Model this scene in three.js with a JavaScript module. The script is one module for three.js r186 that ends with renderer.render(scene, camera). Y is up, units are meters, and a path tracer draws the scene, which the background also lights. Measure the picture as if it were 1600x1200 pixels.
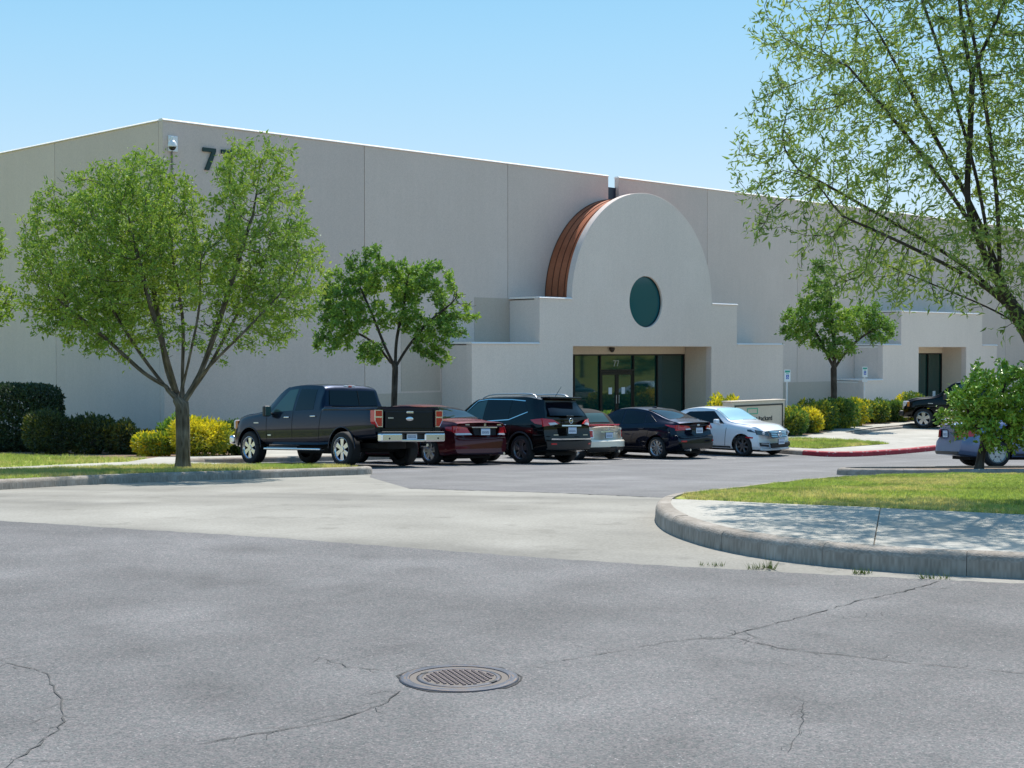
import * as THREE from 'three';
import { mergeGeometries, toCreasedNormals } from 'three/addons/utils/BufferGeometryUtils.js';
import { RoundedBoxGeometry } from 'three/addons/geometries/RoundedBoxGeometry.js';
import { TessellateModifier } from 'three/addons/modifiers/TessellateModifier.js';
import { FontLoader } from 'three/addons/loaders/FontLoader.js';
import { TextGeometry } from 'three/addons/geometries/TextGeometry.js';
import { Brush, Evaluator, SUBTRACTION } from 'three-bvh-csg';

// ---------- camera, sky, sun, exposure (x right, y up, the view runs along -z; D below means -z) ----------
const scene = new THREE.Scene();
const camera = new THREE.PerspectiveCamera(2 * Math.atan(600 / 2280) * 180 / Math.PI, 4 / 3, 0.1, 3000);
camera.position.set(0, 1.75, 0);
camera.rotation.x = -Math.atan(54 / 2280);
const renderer = new THREE.WebGLRenderer({ antialias: true });
renderer.toneMapping = THREE.LinearToneMapping;
renderer.toneMappingExposure = 1.24;
renderer.shadowMap.enabled = true;
const SUN = new THREE.Vector3(Math.sin(0.26) * Math.cos(1.012), Math.sin(1.012), -Math.cos(0.26) * Math.cos(1.012));
const sun = new THREE.DirectionalLight(new THREE.Color(1, 0.95, 0.87), 5);
sun.position.copy(SUN).multiplyScalar(120).add(new THREE.Vector3(0, 0, -35));
sun.target.position.set(0, 0, -35);
sun.castShadow = true; sun.shadow.radius = 1;
Object.assign(sun.shadow.camera, { left: -60, right: 60, top: 60, bottom: -60, near: 1, far: 300 });
sun.shadow.mapSize.set(4096, 4096);
scene.add(sun, sun.target);
{ // clear sky: pale at the horizon, deeper blue above, a little brighter round the sun
  const w = 512, h = 256, a = new Float32Array(w * h * 4), hz = [0.84, 0.88, 0.89], md = [0.10, 0.44, 0.74], zn = [0.055, 0.15, 0.40];
  for (let j = 0; j < h; j++) for (let i = 0; i < w; i++) {
    const ph = ((i + 0.5) / w - 0.5) * 2 * Math.PI, th = ((j + 0.5) / h - 0.5) * Math.PI, k = (j * w + i) * 4;
    const d = [Math.cos(th) * Math.cos(ph), Math.sin(th), Math.cos(th) * Math.sin(ph)];
    const e = Math.max(0, d[1]), s = Math.max(0, d[0] * SUN.x + d[1] * SUN.y + d[2] * SUN.z), m = 1 - Math.exp(-e * 6.4), z = Math.min(1, Math.max(0, (e - 0.2) / 0.75)), g = 0.35 * Math.pow(s, 8) + 0.9 * Math.pow(s, 60);
    for (let c = 0; c < 3; c++) { const v = hz[c] + (md[c] - hz[c]) * m; a[k + c] = v + (zn[c] - v) * z * (0.75 + 0.25 * z) + g; }
    a[k + 3] = 1;
  }
  const t = new THREE.DataTexture(a, w, h, THREE.RGBAFormat, THREE.FloatType);
  t.mapping = THREE.EquirectangularReflectionMapping; t.magFilter = t.minFilter = THREE.LinearFilter; t.needsUpdate = true;
  scene.background = t; scene.environment = t;
}

// ---------- helpers ----------
const rng = (s) => () => { s |= 0; s = s + 0x6D2B79F5 | 0; let t = Math.imul(s ^ s >>> 15, 1 | s); t = t + Math.imul(t ^ t >>> 7, 61 | t) ^ t; return ((t ^ t >>> 14) >>> 0) / 4294967296; };
const V = (x, y, z) => new THREE.Vector3(x, y, z);
const lerp = (a, b, t) => a + (b - a) * t, clamp = (x, a = 0, b = 1) => Math.min(b, Math.max(a, x)), sst = (a, b, x) => { const t = clamp((x - a) / (b - a)); return t * t * (3 - 2 * t); };
const taken = {};
const numbered = (n) => { const k = taken[n] = (taken[n] ?? -1) + 1; return k ? `${n}_${String(k).padStart(3, '0')}` : n; };
function shade(o) { o.castShadow = o.receiveShadow = true; return o; }
function tag(o, label, category, group, kind) { if (label) o.userData.label = label; if (category) o.userData.category = category; if (group) o.userData.group = group; if (kind) o.userData.kind = kind; return o; }
function thing(name, label, category, x, y, z, turn = 0, group) { const o = new THREE.Group(); o.name = numbered(name); o.position.set(x, y, z); o.rotation.y = turn; scene.add(o); return tag(o, label, category, group); }
function part(name, geo, mat, parent) { const m = shade(new THREE.Mesh(Array.isArray(geo) ? merge(geo) : geo, mat)); m.name = name; parent.add(m); return m; }
function struct(name, geo, mat) { const m = shade(new THREE.Mesh(Array.isArray(geo) ? merge(geo) : geo, mat)); m.name = numbered(name); m.userData.kind = 'structure'; scene.add(m); return m; }
function merge(list) { const l = list.map((g) => { g = g.index ? g.toNonIndexed() : g; for (const k of Object.keys(g.attributes)) if (!['position', 'normal', 'uv'].includes(k)) g.deleteAttribute(k); if (!g.attributes.uv) g.setAttribute('uv', new THREE.BufferAttribute(new Float32Array(g.attributes.position.count * 2), 2)); return g; }); return l.length > 1 ? mergeGeometries(l) : l[0]; }
const box = (w, h, d, x = 0, y = 0, z = 0) => new THREE.BoxGeometry(w, h, d).translate(x, y, z);
const rbox = (w, h, d, r, x = 0, y = 0, z = 0, s = 2) => new RoundedBoxGeometry(w, h, d, s, Math.min(r, w / 2.01, h / 2.01, d / 2.01)).translate(x, y, z);
const cyl = (r0, r1, h, n, x = 0, y = 0, z = 0) => new THREE.CylinderGeometry(r0, r1, h, n).translate(x, y, z);
function bar(a, b, r, n = 8, r2 = r) { const d = b.clone().sub(a), g = new THREE.CylinderGeometry(r2, r, d.length(), n); g.applyQuaternion(new THREE.Quaternion().setFromUnitVectors(V(0, 1, 0), d.clone().normalize())); return g.translate((a.x + b.x) / 2, (a.y + b.y) / 2, (a.z + b.z) / 2); }
// value noise
function hash(x, y, s) { let h = Math.imul(x, 374761393) + Math.imul(y, 668265263) + Math.imul(s, 974634777) | 0; h = Math.imul(h ^ h >>> 13, 1274126177); return ((h ^ h >>> 16) >>> 0) / 4294967296; }
function vn(x, y, s = 0, per = 0) { const xi = Math.floor(x), yi = Math.floor(y), fx = x - xi, fy = y - yi, w = (v) => per ? ((v % per) + per) % per : v; const u = fx * fx * (3 - 2 * fx), v = fy * fy * (3 - 2 * fy); return lerp(lerp(hash(w(xi), w(yi), s), hash(w(xi + 1), w(yi), s), u), lerp(hash(w(xi), w(yi + 1), s), hash(w(xi + 1), w(yi + 1), s), u), v); }
function fbm(x, y, s = 0, o = 4, per = 0) { let v = 0, a = 0.5, t = 0; for (let i = 0; i < o; i++) { v += a * vn(x, y, s + i, per); t += a; x *= 2; y *= 2; per *= 2; a *= 0.5; } return v / t; }
// a tiling texture: fn(u, v) -> [r, g, b] in sRGB bytes, or a number for a data map
function tex(n, metres, fn, srgb = true) {
  const a = new Uint8Array(n * n * 4);
  for (let j = 0; j < n; j++) for (let i = 0; i < n; i++) { const c = fn(i / n, j / n, i, j), k = (j * n + i) * 4; if (Array.isArray(c)) { a[k] = clamp(c[0], 0, 255); a[k + 1] = clamp(c[1], 0, 255); a[k + 2] = clamp(c[2], 0, 255); } else a[k] = a[k + 1] = a[k + 2] = clamp(c, 0, 255); a[k + 3] = 255; }
  const t = new THREE.DataTexture(a, n, n); t.wrapS = t.wrapT = THREE.RepeatWrapping; t.magFilter = THREE.LinearFilter; t.minFilter = THREE.LinearMipmapLinearFilter; t.generateMipmaps = true; if (srgb) t.colorSpace = THREE.SRGBColorSpace; t.repeat.set(1 / metres, 1 / metres); t.needsUpdate = true; return t;
}
const std = (r, g, b, rough = 0.8, more = {}) => new THREE.MeshStandardMaterial({ color: new THREE.Color().setRGB(r, g, b), roughness: rough, ...more });
const phy = (r, g, b, rough, more = {}) => new THREE.MeshPhysicalMaterial({ color: new THREE.Color().setRGB(r, g, b), roughness: rough, ...more });

// ---------- materials ----------
const gravelSpeck = (sc, seed) => (u, v) => { // stones of a few millimetres
  const a = vn(u * sc, v * sc, seed, sc), b = vn(u * sc / 2, v * sc / 2, seed + 7, sc / 2), c = hash(Math.floor(u * sc * 1.5), Math.floor(v * sc * 1.5), seed + 3);
  return { a, b, c };
};
const asphaltMap = (() => { const f = gravelSpeck(704, 11); return tex(1536, 4.2, (u, v) => { const { a, b, c } = f(u, v); const l = fbm(u * 6, v * 6, 5, 4, 6); let g = 99 + (a - 0.5) * 34 + (b - 0.5) * 22 + (l - 0.5) * 26; if (c > 0.988) g += 80 * a; if (c < 0.025) g -= 36; return [g + 3 + (b - .5) * 10, g + 1.5, g + 1 - (a - .5) * 4]; }); })();
const asphaltBump = (() => { const f = gravelSpeck(704, 11); return tex(1536, 4.2, (u, v) => { const { a, b, c } = f(u, v); return 90 + a * 90 + b * 60 + (c < 0.03 ? -60 : 0); }, false); })();
const mStreet = new THREE.MeshStandardMaterial({ map: asphaltMap, bumpMap: asphaltBump, bumpScale: 0.004, roughness: 0.88, vertexColors: true });
const mLot = new THREE.MeshStandardMaterial({ map: asphaltMap, bumpMap: asphaltBump, bumpScale: 0.004, roughness: 0.85, vertexColors: true });
const concMap = tex(1024, 5, (u, v) => { const l = fbm(u * 5, v * 5, 21, 5, 5), a = vn(u * 300, v * 300, 22, 300), s = fbm(u * 14, v * 14, 27, 3, 14); const g = 164 + (l - 0.5) * 34 + (a - 0.5) * 18 - (s > 0.68 ? (s - 0.68) * 90 : 0); return [g + 4, g, g - 10]; });
const concBump = tex(512, 1.5, (u, v) => 128 + (vn(u * 150, v * 150, 31, 150) - 0.5) * 110 + (fbm(u * 20, v * 20, 33, 3, 20) - 0.5) * 80, false);
const mApron = new THREE.MeshStandardMaterial({ map: concMap, bumpMap: concBump, bumpScale: 0.002, roughness: 0.9, vertexColors: true });
const mConc = new THREE.MeshStandardMaterial({ map: concMap, bumpMap: concBump, bumpScale: 0.002, roughness: 0.9 });
const kerbMap = tex(512, 2.2, (u, v) => { const l = fbm(u * 7, v * 7, 121, 5, 7), a = vn(u * 160, v * 160, 122, 160), s = fbm(u * 18, v * 18, 127, 4, 18); const g = 146 + (l - 0.5) * 46 + (a - 0.5) * 30 - (s > 0.6 ? (s - 0.6) * 60 : 0); return [g + 8, g - 1, g - 12]; });
const mKerb = new THREE.MeshStandardMaterial({ map: kerbMap, bumpMap: concBump, bumpScale: 0.006, roughness: 0.95 });
const redMap = tex(256, 1.2, (u, v) => { const l = fbm(u * 9, v * 9, 41, 4, 9); return l > 0.64 ? [170, 150, 145] : [150 + l * 30, 34 + l * 20, 46 + l * 16]; });
const mRed = new THREE.MeshStandardMaterial({ map: redMap, roughness: 0.75 });
const stuccoMap = tex(1024, 6, (u, v) => { const l = fbm(u * 4, v * 4, 51, 5, 4), a = vn(u * 260, v * 260, 52, 260), st = fbm(u * 30, v * 3, 55, 3, 3); const g = (l - 0.5) * 9 + (a - 0.5) * 13 + (st - 0.5) * 5; return [222 + g, 211 + g, 200 + g]; });
const stuccoBump = tex(512, 0.9, (u, v) => 128 + (vn(u * 120, v * 120, 61, 120) - 0.5) * 120 + (vn(u * 50, v * 50, 63, 50) - 0.5) * 90, false);
const stucco = (r, g, b) => new THREE.MeshStandardMaterial({ map: stuccoMap, bumpMap: stuccoBump, bumpScale: 0.003, roughness: 0.93, color: new THREE.Color().setRGB(r, g, b) });
const mWall = stucco(0.93, 0.85, 0.83), mWallB = stucco(0.885, 0.81, 0.80), mWallC = stucco(0.91, 0.825, 0.80), mWains = stucco(0.72, 0.66, 0.60), mPortal = stucco(1.04, 0.985, 0.97), mCoping = stucco(1.25, 1.3, 1.36), mReveal = stucco(0.98, 0.9, 0.78);
const mJoint = std(0.12, 0.09, 0.075, 0.95), mSeal = std(0.30, 0.27, 0.24, 0.95);
const copperMap = tex(512, 2, (u, v) => { const l = fbm(u * 5, v * 5, 71, 5, 5), s = vn(u * 90, v * 6, 73, 6); const g = (l - 0.5) * 46 + (s - 0.5) * 14; return [176 + g, 104 + g * 0.8, 70 + g * 0.7]; });
const mCopper = new THREE.MeshStandardMaterial({ map: copperMap, roughness: 0.5, metalness: 0.15 }), mRib = std(0.16, 0.07, 0.04, 0.5, { metalness: 0.5 });
const mGlass = phy(0.003, 0.040, 0.034, 0.03, { ior: 1.9 }), mGlassRound = phy(0.004, 0.085, 0.105, 0.06, { ior: 1.4 });
const mFrame = std(0.02, 0.017, 0.016, 0.4, { metalness: 0.6 }), mPaper = std(0.75, 0.75, 0.78, 0.8), mGalv = std(0.62, 0.63, 0.64, 0.35, { metalness: 0.8 });
const mWhite = std(0.78, 0.78, 0.78, 0.45), mGreenPaint = std(0.008, 0.035, 0.03, 0.5), mBlack = std(0.012, 0.012, 0.013, 0.6), mPlastic = std(0.02, 0.02, 0.021, 0.55);
const barkMap = tex(256, 0.6, (u, v) => { const r = fbm(u * 16, v * 3, 81, 4, 3), l = fbm(u * 5, v * 5, 83, 3, 5); const g = 84 + (r - 0.5) * 90 + (l - 0.5) * 30; return [g + 8, g, g - 10]; });
const barkBump = tex(256, 0.6, (u, v) => fbm(u * 16, v * 3, 81, 4, 3) * 255, false);
const mBark = new THREE.MeshStandardMaterial({ map: barkMap, bumpMap: barkBump, bumpScale: 0.02, roughness: 0.95 });
const mBarkDark = new THREE.MeshStandardMaterial({ map: barkMap, bumpMap: barkBump, bumpScale: 0.02, roughness: 0.95, color: new THREE.Color().setRGB(0.5, 0.46, 0.44) });
const leafMat = (rough = 0.5, tr = 0.3) => new THREE.MeshPhysicalMaterial({ color: 0xffffff, roughness: rough, transmission: tr, thickness: 0, ior: 1.4, side: THREE.DoubleSide });
const mLeaf = leafMat(0.8, 0.5), mGrass = leafMat(0.95, 0.5);
const turfMap = tex(512, 3, (u, v) => { const l = fbm(u * 8, v * 8, 91, 5, 8), a = vn(u * 200, v * 200, 93, 200); const d = (a - 0.5) * 30; return [118 + l * 50 + d, 132 + l * 36 + d, 52 + l * 20 + d * 0.5]; });
const mTurf = new THREE.MeshStandardMaterial({ map: turfMap, roughness: 0.95 });
const dirtMap = tex(512, 2.5, (u, v) => { const l = fbm(u * 10, v * 10, 95, 5, 10), a = vn(u * 130, v * 130, 96, 130); const g = (l - 0.5) * 50 + (a - 0.5) * 46; return [122 + g, 100 + g, 80 + g * 0.8]; });
const mDirt = new THREE.MeshStandardMaterial({ map: dirtMap, roughness: 1 });

// ---------- ground: level street, falling gently to a lower parking lot ----------
function fall(D) { if (D <= 13) return 0; if (D <= 18) return 0.0053 * (D - 13) ** 2; if (D <= 40) return 0.053 * (D - 15.5); if (D <= 46) { const e = D - 40; return 0.053 * (24.5 + e - e * e / 12); } return 1.4575; }
const G = (D) => -fall(D);
const LOW = -1.4575;
function sheet(name, poly, lift, mat, { edge = 1.2, tint, parent } = {}) {
  let g = new THREE.ShapeGeometry(new THREE.Shape(poly.map(([x, d]) => new THREE.Vector2(x, d))));
  g = new TessellateModifier(edge, 20).modify(g.toNonIndexed());
  const p = g.attributes.position, uv = new Float32Array(p.count * 2), n = new Float32Array(p.count * 3), col = tint && new Float32Array(p.count * 3);
  for (let i = 0; i < p.count; i++) { const x = p.getX(i), D = p.getY(i), sl = -(fall(D + 0.1) - fall(D - 0.1)) / 0.2, q = Math.hypot(1, sl); uv[i * 2] = x; uv[i * 2 + 1] = D; n.set([0, 1 / q, sl / q], i * 3); if (tint) { const c = tint(x, D); col.set(c, i * 3); } p.setXYZ(i, x, G(D) + lift, -D); }
  g.setAttribute('uv', new THREE.BufferAttribute(uv, 2)); g.setAttribute('normal', new THREE.BufferAttribute(n, 3)); if (tint) g.setAttribute('color', new THREE.BufferAttribute(col, 3));
  if (parent) return part(name, g, mat, parent);
  return struct(name, g, mat);
}
const mottled = (amp, s, seed) => (x, D) => { const v = 1 + (fbm(x * s + 50, D * s + 50, seed, 4) - 0.5) * amp; return [v, v, v * (1 + (vn(x * s, D * s, seed + 9) - 0.5) * 0.03)]; };
const at = (x, D, lift = 0) => V(x, G(D) + lift, -D);
// base terrain far out to every side
sheet('ground', [[-400, -200], [400, -200], [400, 600], [-400, 600]], -0.4, mDirt, { edge: 60 });
sheet('ground', [[-60, 2], [70, 2], [70, 90], [-60, 90]], -0.10, mDirt, { edge: 3 });
const EDGE = [[-60, 42], [-9, 16.8], [-5.27, 14.97], [-3.6, 14.12], [-2.38, 13.55], [-1.1, 12.87], [0, 12.28], [1.24, 11.7], [2.47, 11.24], [3.2, 11.0], [3.81, 10.81], [9, 9], [60, -9]];
// parking lot, concrete drive apron and street, each a few millimetres above the one before
sheet('parking_lot', [[-4.5, 24], [1, 14], [60, -4], [70, 88], [-14, 52], [-9.5, 38]], 0, mLot, { edge: 0.8, tint: (x, D) => { const m = mottled(0.36, 0.6, 201)(x, D), k = 1.16 - 0.12 * sst(0.55, 0.75, fbm(x * 1.3, D * 0.8, 207, 4)); return m.map((v) => v * k); } });
sheet('concrete_drive', [[-60, 40.5], [-9, 16], ...EDGE.slice(2, 11).map(([x, d]) => [x, d - 0.3]), [9, 8.7], [60, -9.3], [60, -3], [10, 10.6], [4.2, 12.6], [2.6, 13.6], [2.07, 18.8], [1.3, 19.6], [0.45, 20.44], [-0.6, 21.1], [-1.53, 21.71], [-2.6, 26.6], [-2.75, 28.4], [-6, 27], [-9, 23], [-30, 44]], 0.004, mApron, {
  edge: 0.7, tint: (x, D) => { const t = fbm(x * 0.35 + D * 0.9 + 9, D * 0.25 - x * 0.1, 77, 4), s = fbm(x * 2.2, D * 1.4, 78, 3); const v = 0.72 - 0.20 * sst(0.45, 0.75, t) - 0.08 * (s - 0.3) + (fbm(x * 0.7, D * 0.7, 79, 3) - 0.5) * 0.12; return [v, v * 0.995, v * 0.985]; } });
const rag = (() => { const o = [], r = rng(5); for (let i = 0; i < EDGE.length - 1; i++) { const [x0, d0] = EDGE[i], [x1, d1] = EDGE[i + 1], n = x0 > -10 && x1 < 10 ? 12 : 1; for (let k = 0; k < n; k++) o.push([lerp(x0, x1, k / n), lerp(d0, d1, k / n) + (n > 1 ? (r() - 0.5) * 0.05 : 0)]); } o.push(EDGE.at(-1)); return o; })();
const streetTint = (x, D) => { // worn wheel paths along the street, drips down the lane middle, old patches
  const t = D * 0.917 + x * 0.4, u = x * 0.917 - D * 0.4, w = vn(u * 0.2 + 30, 4, 305) * 0.5;
  const path = Math.exp(-(((t - 9.4 + w) / 0.5) ** 2)) + Math.exp(-(((t - 7.5 + w) / 0.45) ** 2)) + 0.8 * Math.exp(-(((t - 5.6 + w) / 0.5) ** 2));
  const band = fbm(u * 0.16 + 7, t * 1.1, 301, 4), m = fbm(x * 1.5, D * 1.5, 303, 4), st = fbm(x * 2.6 + 3, D * 2.6, 307, 3), fine = vn(x * 6, D * 6, 309);
  const v = 1.02 - 0.05 * path * (0.6 + 0.8 * m) + (band - 0.5) * 0.42 + (m - 0.5) * 0.26 + (fine - 0.5) * 0.07 - 0.16 * sst(0.66, 0.8, st); return [v * 1.005, v, v * 0.995]; };
const streetPoly = rag.filter(([x]) => x > -21 && x < 21);
sheet('street', [...rag, [60, -60], [-60, -60]], 0.006, mStreet, { edge: 3, tint: streetTint });
const street = sheet('street', [[-21, 22.5], ...streetPoly, [21, 4.6], [21, -6], [-21, -6]], 0.010, mStreet, { edge: 0.34, tint: streetTint });
// a seam of old asphalt filler where the lot meets the drive
function ribbon(pts, w, lift, seed, jit = 0.02) { // a jagged flat band along a polyline
  const r = rng(seed), P = []; for (let i = 0; i < pts.length - 1; i++) { const [x0, d0] = pts[i], [x1, d1] = pts[i + 1], n = Math.max(1, Math.round(Math.hypot(x1 - x0, d1 - d0) / 0.07)); for (let k = 0; k < n; k++) P.push([lerp(x0, x1, k / n) + (r() - 0.5) * jit, lerp(d0, d1, k / n) + (r() - 0.5) * jit]); } P.push(pts.at(-1));
  const v = [], uv = []; let pw = 0;
  for (let i = 0; i < P.length; i++) { const a = P[Math.max(0, i - 1)], b = P[Math.min(P.length - 1, i + 1)], l = Math.hypot(b[0] - a[0], b[1] - a[1]) || 1, nx = -(b[1] - a[1]) / l, nd = (b[0] - a[0]) / l, ww = i === 0 || i === P.length - 1 ? 0.001 : w * (0.25 + 0.9 * r()) * (r() < 0.12 ? 0.1 : 1); P[i].push(nx * ww, nd * ww); }
  for (let i = 0; i < P.length - 1; i++) { const q = [P[i], P[i + 1]].flatMap(([x, d, a, b]) => [at(x + a, d + b, lift), at(x - a, d - b, lift)]); for (const k of [0, 1, 2, 2, 1, 3]) { v.push(q[k].x, q[k].y, q[k].z); uv.push(q[k].x, -q[k].z); } }
  const g = new THREE.BufferGeometry(); g.setAttribute('position', new THREE.Float32BufferAttribute(v, 3)); g.setAttribute('uv', new THREE.Float32BufferAttribute(uv, 2)); g.computeVertexNormals(); return g;
}
const mCrack = std(0.05, 0.048, 0.045, 1), mCrackSoft = std(0.085, 0.082, 0.078, 1);
[[[[0.05, 7.94], [0.36, 8.17], [1, 8.69], [1.36, 8.85]], 0.006, mCrackSoft], [[[1.3, 8.8], [1.42, 8.95], [1.98, 9.56], [2.39, 10.04], [2.86, 10.49], [3.22, 10.93]], 0.010, mCrack], [[[1.05, 8.72], [1.35, 8.75], [1.59, 8.42], [1.92, 8.24], [2.23, 8.04], [2.75, 7.8], [3.4, 7.5]], 0.007, mCrack], [[[-0.56, 7.41], [-0.63, 7.1], [-0.79, 6.85], [-1.05, 6.62], [-1.24, 6.51], [-1.38, 6.38]], 0.007, mCrack], [[[-3.2, 8.3], [-2.86, 8.12], [-2.51, 7.8], [-2.27, 7.3], [-2.13, 6.91], [-2.07, 6.62], [-2.08, 6.36], [-2.12, 5.9]], 0.008, mCrackSoft], [[[-1.09, 8.21], [-0.91, 7.96], [-0.69, 7.85], [-0.59, 7.88]], 0.006, mCrackSoft], [[[1.42, 7.3], [1.44, 7.15], [1.41, 7.04], [1.36, 6.8], [1.3, 6.57], [1.19, 6.26]], 0.0038, mCrackSoft], [[[1.42, 8.95], [1.5, 8.7], [1.45, 8.62]], 0.005, mCrackSoft], [[[1.98, 9.56], [2.2, 9.45], [2.35, 9.42]], 0.004, mCrackSoft]]
  .forEach(([p, w, m], i) => {
    part('crack', ribbon(p, w * 0.62, 0.014, 60 + i, w < 0.005 ? 0.018 : 0.03), m, street); const r = rng(600 + i);
    for (let k = 0; k < p.length * 2; k++) { const j = Math.floor(r() * (p.length - 1)), f = r(), x = lerp(p[j][0], p[j + 1][0], f), D = lerp(p[j][1], p[j + 1][1], f), a = Math.atan2(p[j + 1][1] - p[j][1], p[j + 1][0] - p[j][0]) + (r() < 0.5 ? 1 : -1) * (0.5 + r()), l = 0.08 + 0.3 * r() * r(); part('crack', ribbon([[x, D], [x + Math.cos(a) * l * 0.5 + (r() - 0.5) * 0.04, D + Math.sin(a) * l * 0.5], [x + Math.cos(a + 0.3) * l, D + Math.sin(a + 0.3) * l]], w * 0.3, 0.0142, 700 + i * 20 + k, 0.03), mCrackSoft, street); }
  });
struct('drive_seam', ribbon([[-1.53, 21.71], [-0.6, 21.1], [0.45, 20.44], [1.3, 19.6], [2.07, 18.8]], 0.045, 0.009, 90, 0.05), mCrackSoft);

// kerbs: lengths of moulded concrete with narrow joints
function kerb(name, pts, mat, { h = 0.15, w = 0.16, seg = 1.5, inside = 1, seed = 1, y0 = 0 } = {}) {
  const root = new THREE.Group(); root.name = numbered(name); root.userData.kind = 'structure'; scene.add(root);
  const c = new THREE.CatmullRomCurve3(pts.map(([x, d]) => V(x, 0, d)), false, 'centripetal'), L = c.getLength(), n = Math.max(1, Math.round(L / seg)), r = rng(seed);
  const prof = [[0, -0.12], [0.012, h - 0.06], [0.022, h - 0.028], [0.042, h - 0.008], [0.07, h], [w, h + 0.004], [w, -0.12]];
  for (let s = 0; s < n; s++) {
    const k = Math.max(2, Math.ceil(L / n / 0.22)), rows = [], dy = (r() - 0.5) * 0.006, din = (r() - 0.5) * 0.006;
    for (let i = 0; i <= k; i++) { const gap = 0.0022 / L, u = lerp(s / n + gap, (s + 1) / n - gap, i / k), p = c.getPointAt(u), t = c.getTangentAt(u), nx = -t.z * inside, nd = t.x * inside; rows.push(prof.map(([o, y]) => { const D = p.z + nd * (o + din); return V(p.x + nx * (o + din), G(D) + y + y0 + (y > 0 ? dy : 0), -D); })); }
    const v = [], uv = [], push = (a, ua, va) => { v.push(a.x, a.y, a.z); uv.push(ua, va); }; let run = 0;
    const quad = (a, b, e, f, ua, ub, va, vb) => { push(a, ua, va); push(b, ub, va); push(e, ua, vb); push(e, ua, vb); push(b, ub, va); push(f, ub, vb); };
    for (let i = 0; i < k; i++) for (let j = 0; j < prof.length - 1; j++) quad(rows[i][j], rows[i + 1][j], rows[i][j + 1], rows[i + 1][j + 1], (s + i / k) * L / n, (s + (i + 1) / k) * L / n, j * 0.05, j * 0.05 + 0.05);
    for (const i of [0, k]) { const sh = THREE.ShapeUtils.triangulateShape(prof.map(([a, b]) => new THREE.Vector2(a, b)), []); for (const f of sh) for (const q of f) push(rows[i][q], prof[q][0], prof[q][1]); }
    const g = new THREE.BufferGeometry(); g.setAttribute('position', new THREE.Float32BufferAttribute(v, 3)); g.setAttribute('uv', new THREE.Float32BufferAttribute(uv, 2));
    part('kerb_segment', toCreasedNormals(g, 0.7), mat, root);
  }
  return root;
}
const LEFT_KERB = [[-12, 10.5], [-9.4, 16.6], [-7.48, 21.27], [-6.96, 22.64], [-6.31, 23.92], [-5.5, 24.95], [-4.57, 25.98], [-3.6, 27.1], [-2.95, 27.95], [-2.72, 28.4], [-2.85, 28.85], [-3.4, 29.3], [-6.6, 32.3], [-7.7, 34.6], [-7.7, 36.6]];
kerb('kerb', LEFT_KERB, mKerb, { inside: 1, seed: 3 });
const ISLAND = [[9, 23.6], [6.9, 23.5], [5.2, 22.3], [3.45, 19.6], [2.5, 17.7], [1.81, 16.6], [1.5, 15.3], [1.5, 13.75], [1.86, 12.55], [2.38, 11.86], [3.08, 11.38], [3.89, 11.07], [6, 10.35], [10, 8.95]];
kerb('kerb', ISLAND, mKerb, { inside: 1, seed: 5, h: 0.18, w: 0.17, seg: 1.15 });
kerb('kerb', [[12, 29.8], [8.2, 29.2], [6.7, 28.85], [6.28, 28.2], [6.5, 27.65], [7.2, 27.45], [9, 27.3], [12, 27.2]], mKerb, { inside: 1, seed: 7, h: 0.13 });
const WALK = [[-7.7, 36.6], [-6.6, 37.9], [-2, 42.5], [2.5, 47], [4.9, 49.3], [6.0, 48.6], [7.7, 45.7], [8.75, 43.95], [9.4, 42.95], [10.1, 43.05], [11.41, 44.1], [13.73, 46.53]];
kerb('kerb', WALK.slice(0, 8), mKerb, { inside: 1, seed: 9, h: 0.14 });
kerb('red_kerb', WALK.slice(7), mRed, { inside: 1, seed: 11, h: 0.15 });
kerb('kerb', [[13.73, 46.53], [14.7, 48.2], [14.4, 50.2], [12.8, 51.8], [12.6, 54.2], [14.6, 57.5], [20, 63.5]], mKerb, { inside: 1, seed: 12, h: 0.1 });

// raised ground behind the kerbs
const inset = (pts, w) => pts.map(([x, d], i) => { const a = pts[Math.max(0, i - 1)], b = pts[Math.min(pts.length - 1, i + 1)], l = Math.hypot(b[0] - a[0], b[1] - a[1]); return [x - (b[1] - a[1]) / l * w, d + (b[0] - a[0]) / l * w]; });
const smooth = (pts, n) => new THREE.CatmullRomCurve3(pts.map(([x, d]) => V(x, 0, d)), false, 'centripetal').getSpacedPoints(n).map((p) => [p.x, p.z]);
const leftIn = inset(smooth(LEFT_KERB, 60), 0.155), islIn = inset(smooth(ISLAND, 90), 0.165), walkIn = inset(smooth(WALK, 60), 0.155);
const turfTint = undefined;
// left strip: turf between kerb and walk, the walk, the lawn behind
sheet('lawn', [...leftIn.slice(0, 52).map(([x, d]) => [x, d]), [-7.5, 29.2], [-9.23, 26.35], [-13, 20.5], [-16, 12]], 0.128, mTurf, { edge: 1.5 });
const leftWalk = sheet('sidewalk', [[-16, 12], [-13, 20.5], [-9.23, 26.35], [-7.5, 29.2], [-6.4, 29.9], [-3.7, 29.2], [-4.4, 30.1], [-6.75, 32.3], [-7.86, 34.6], [-7.86, 36.7], [-6.8, 38.1], [-6.9, 40.5], [-9.3, 38.3], [-8.71, 33.06], [-9.96, 28.5], [-14.5, 20.9], [-17.5, 12]], 0.134, mConc, { edge: 1.5 });
sheet('lawn', [[-17.5, 12], [-14.5, 20.9], [-9.96, 28.5], [-8.71, 33.06], [-9.1, 36.5], [-11.2, 38.6], [-14.3, 41.3], [-40, 66], [-60, 50]], 0.122, mTurf, { edge: 3 });
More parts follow.
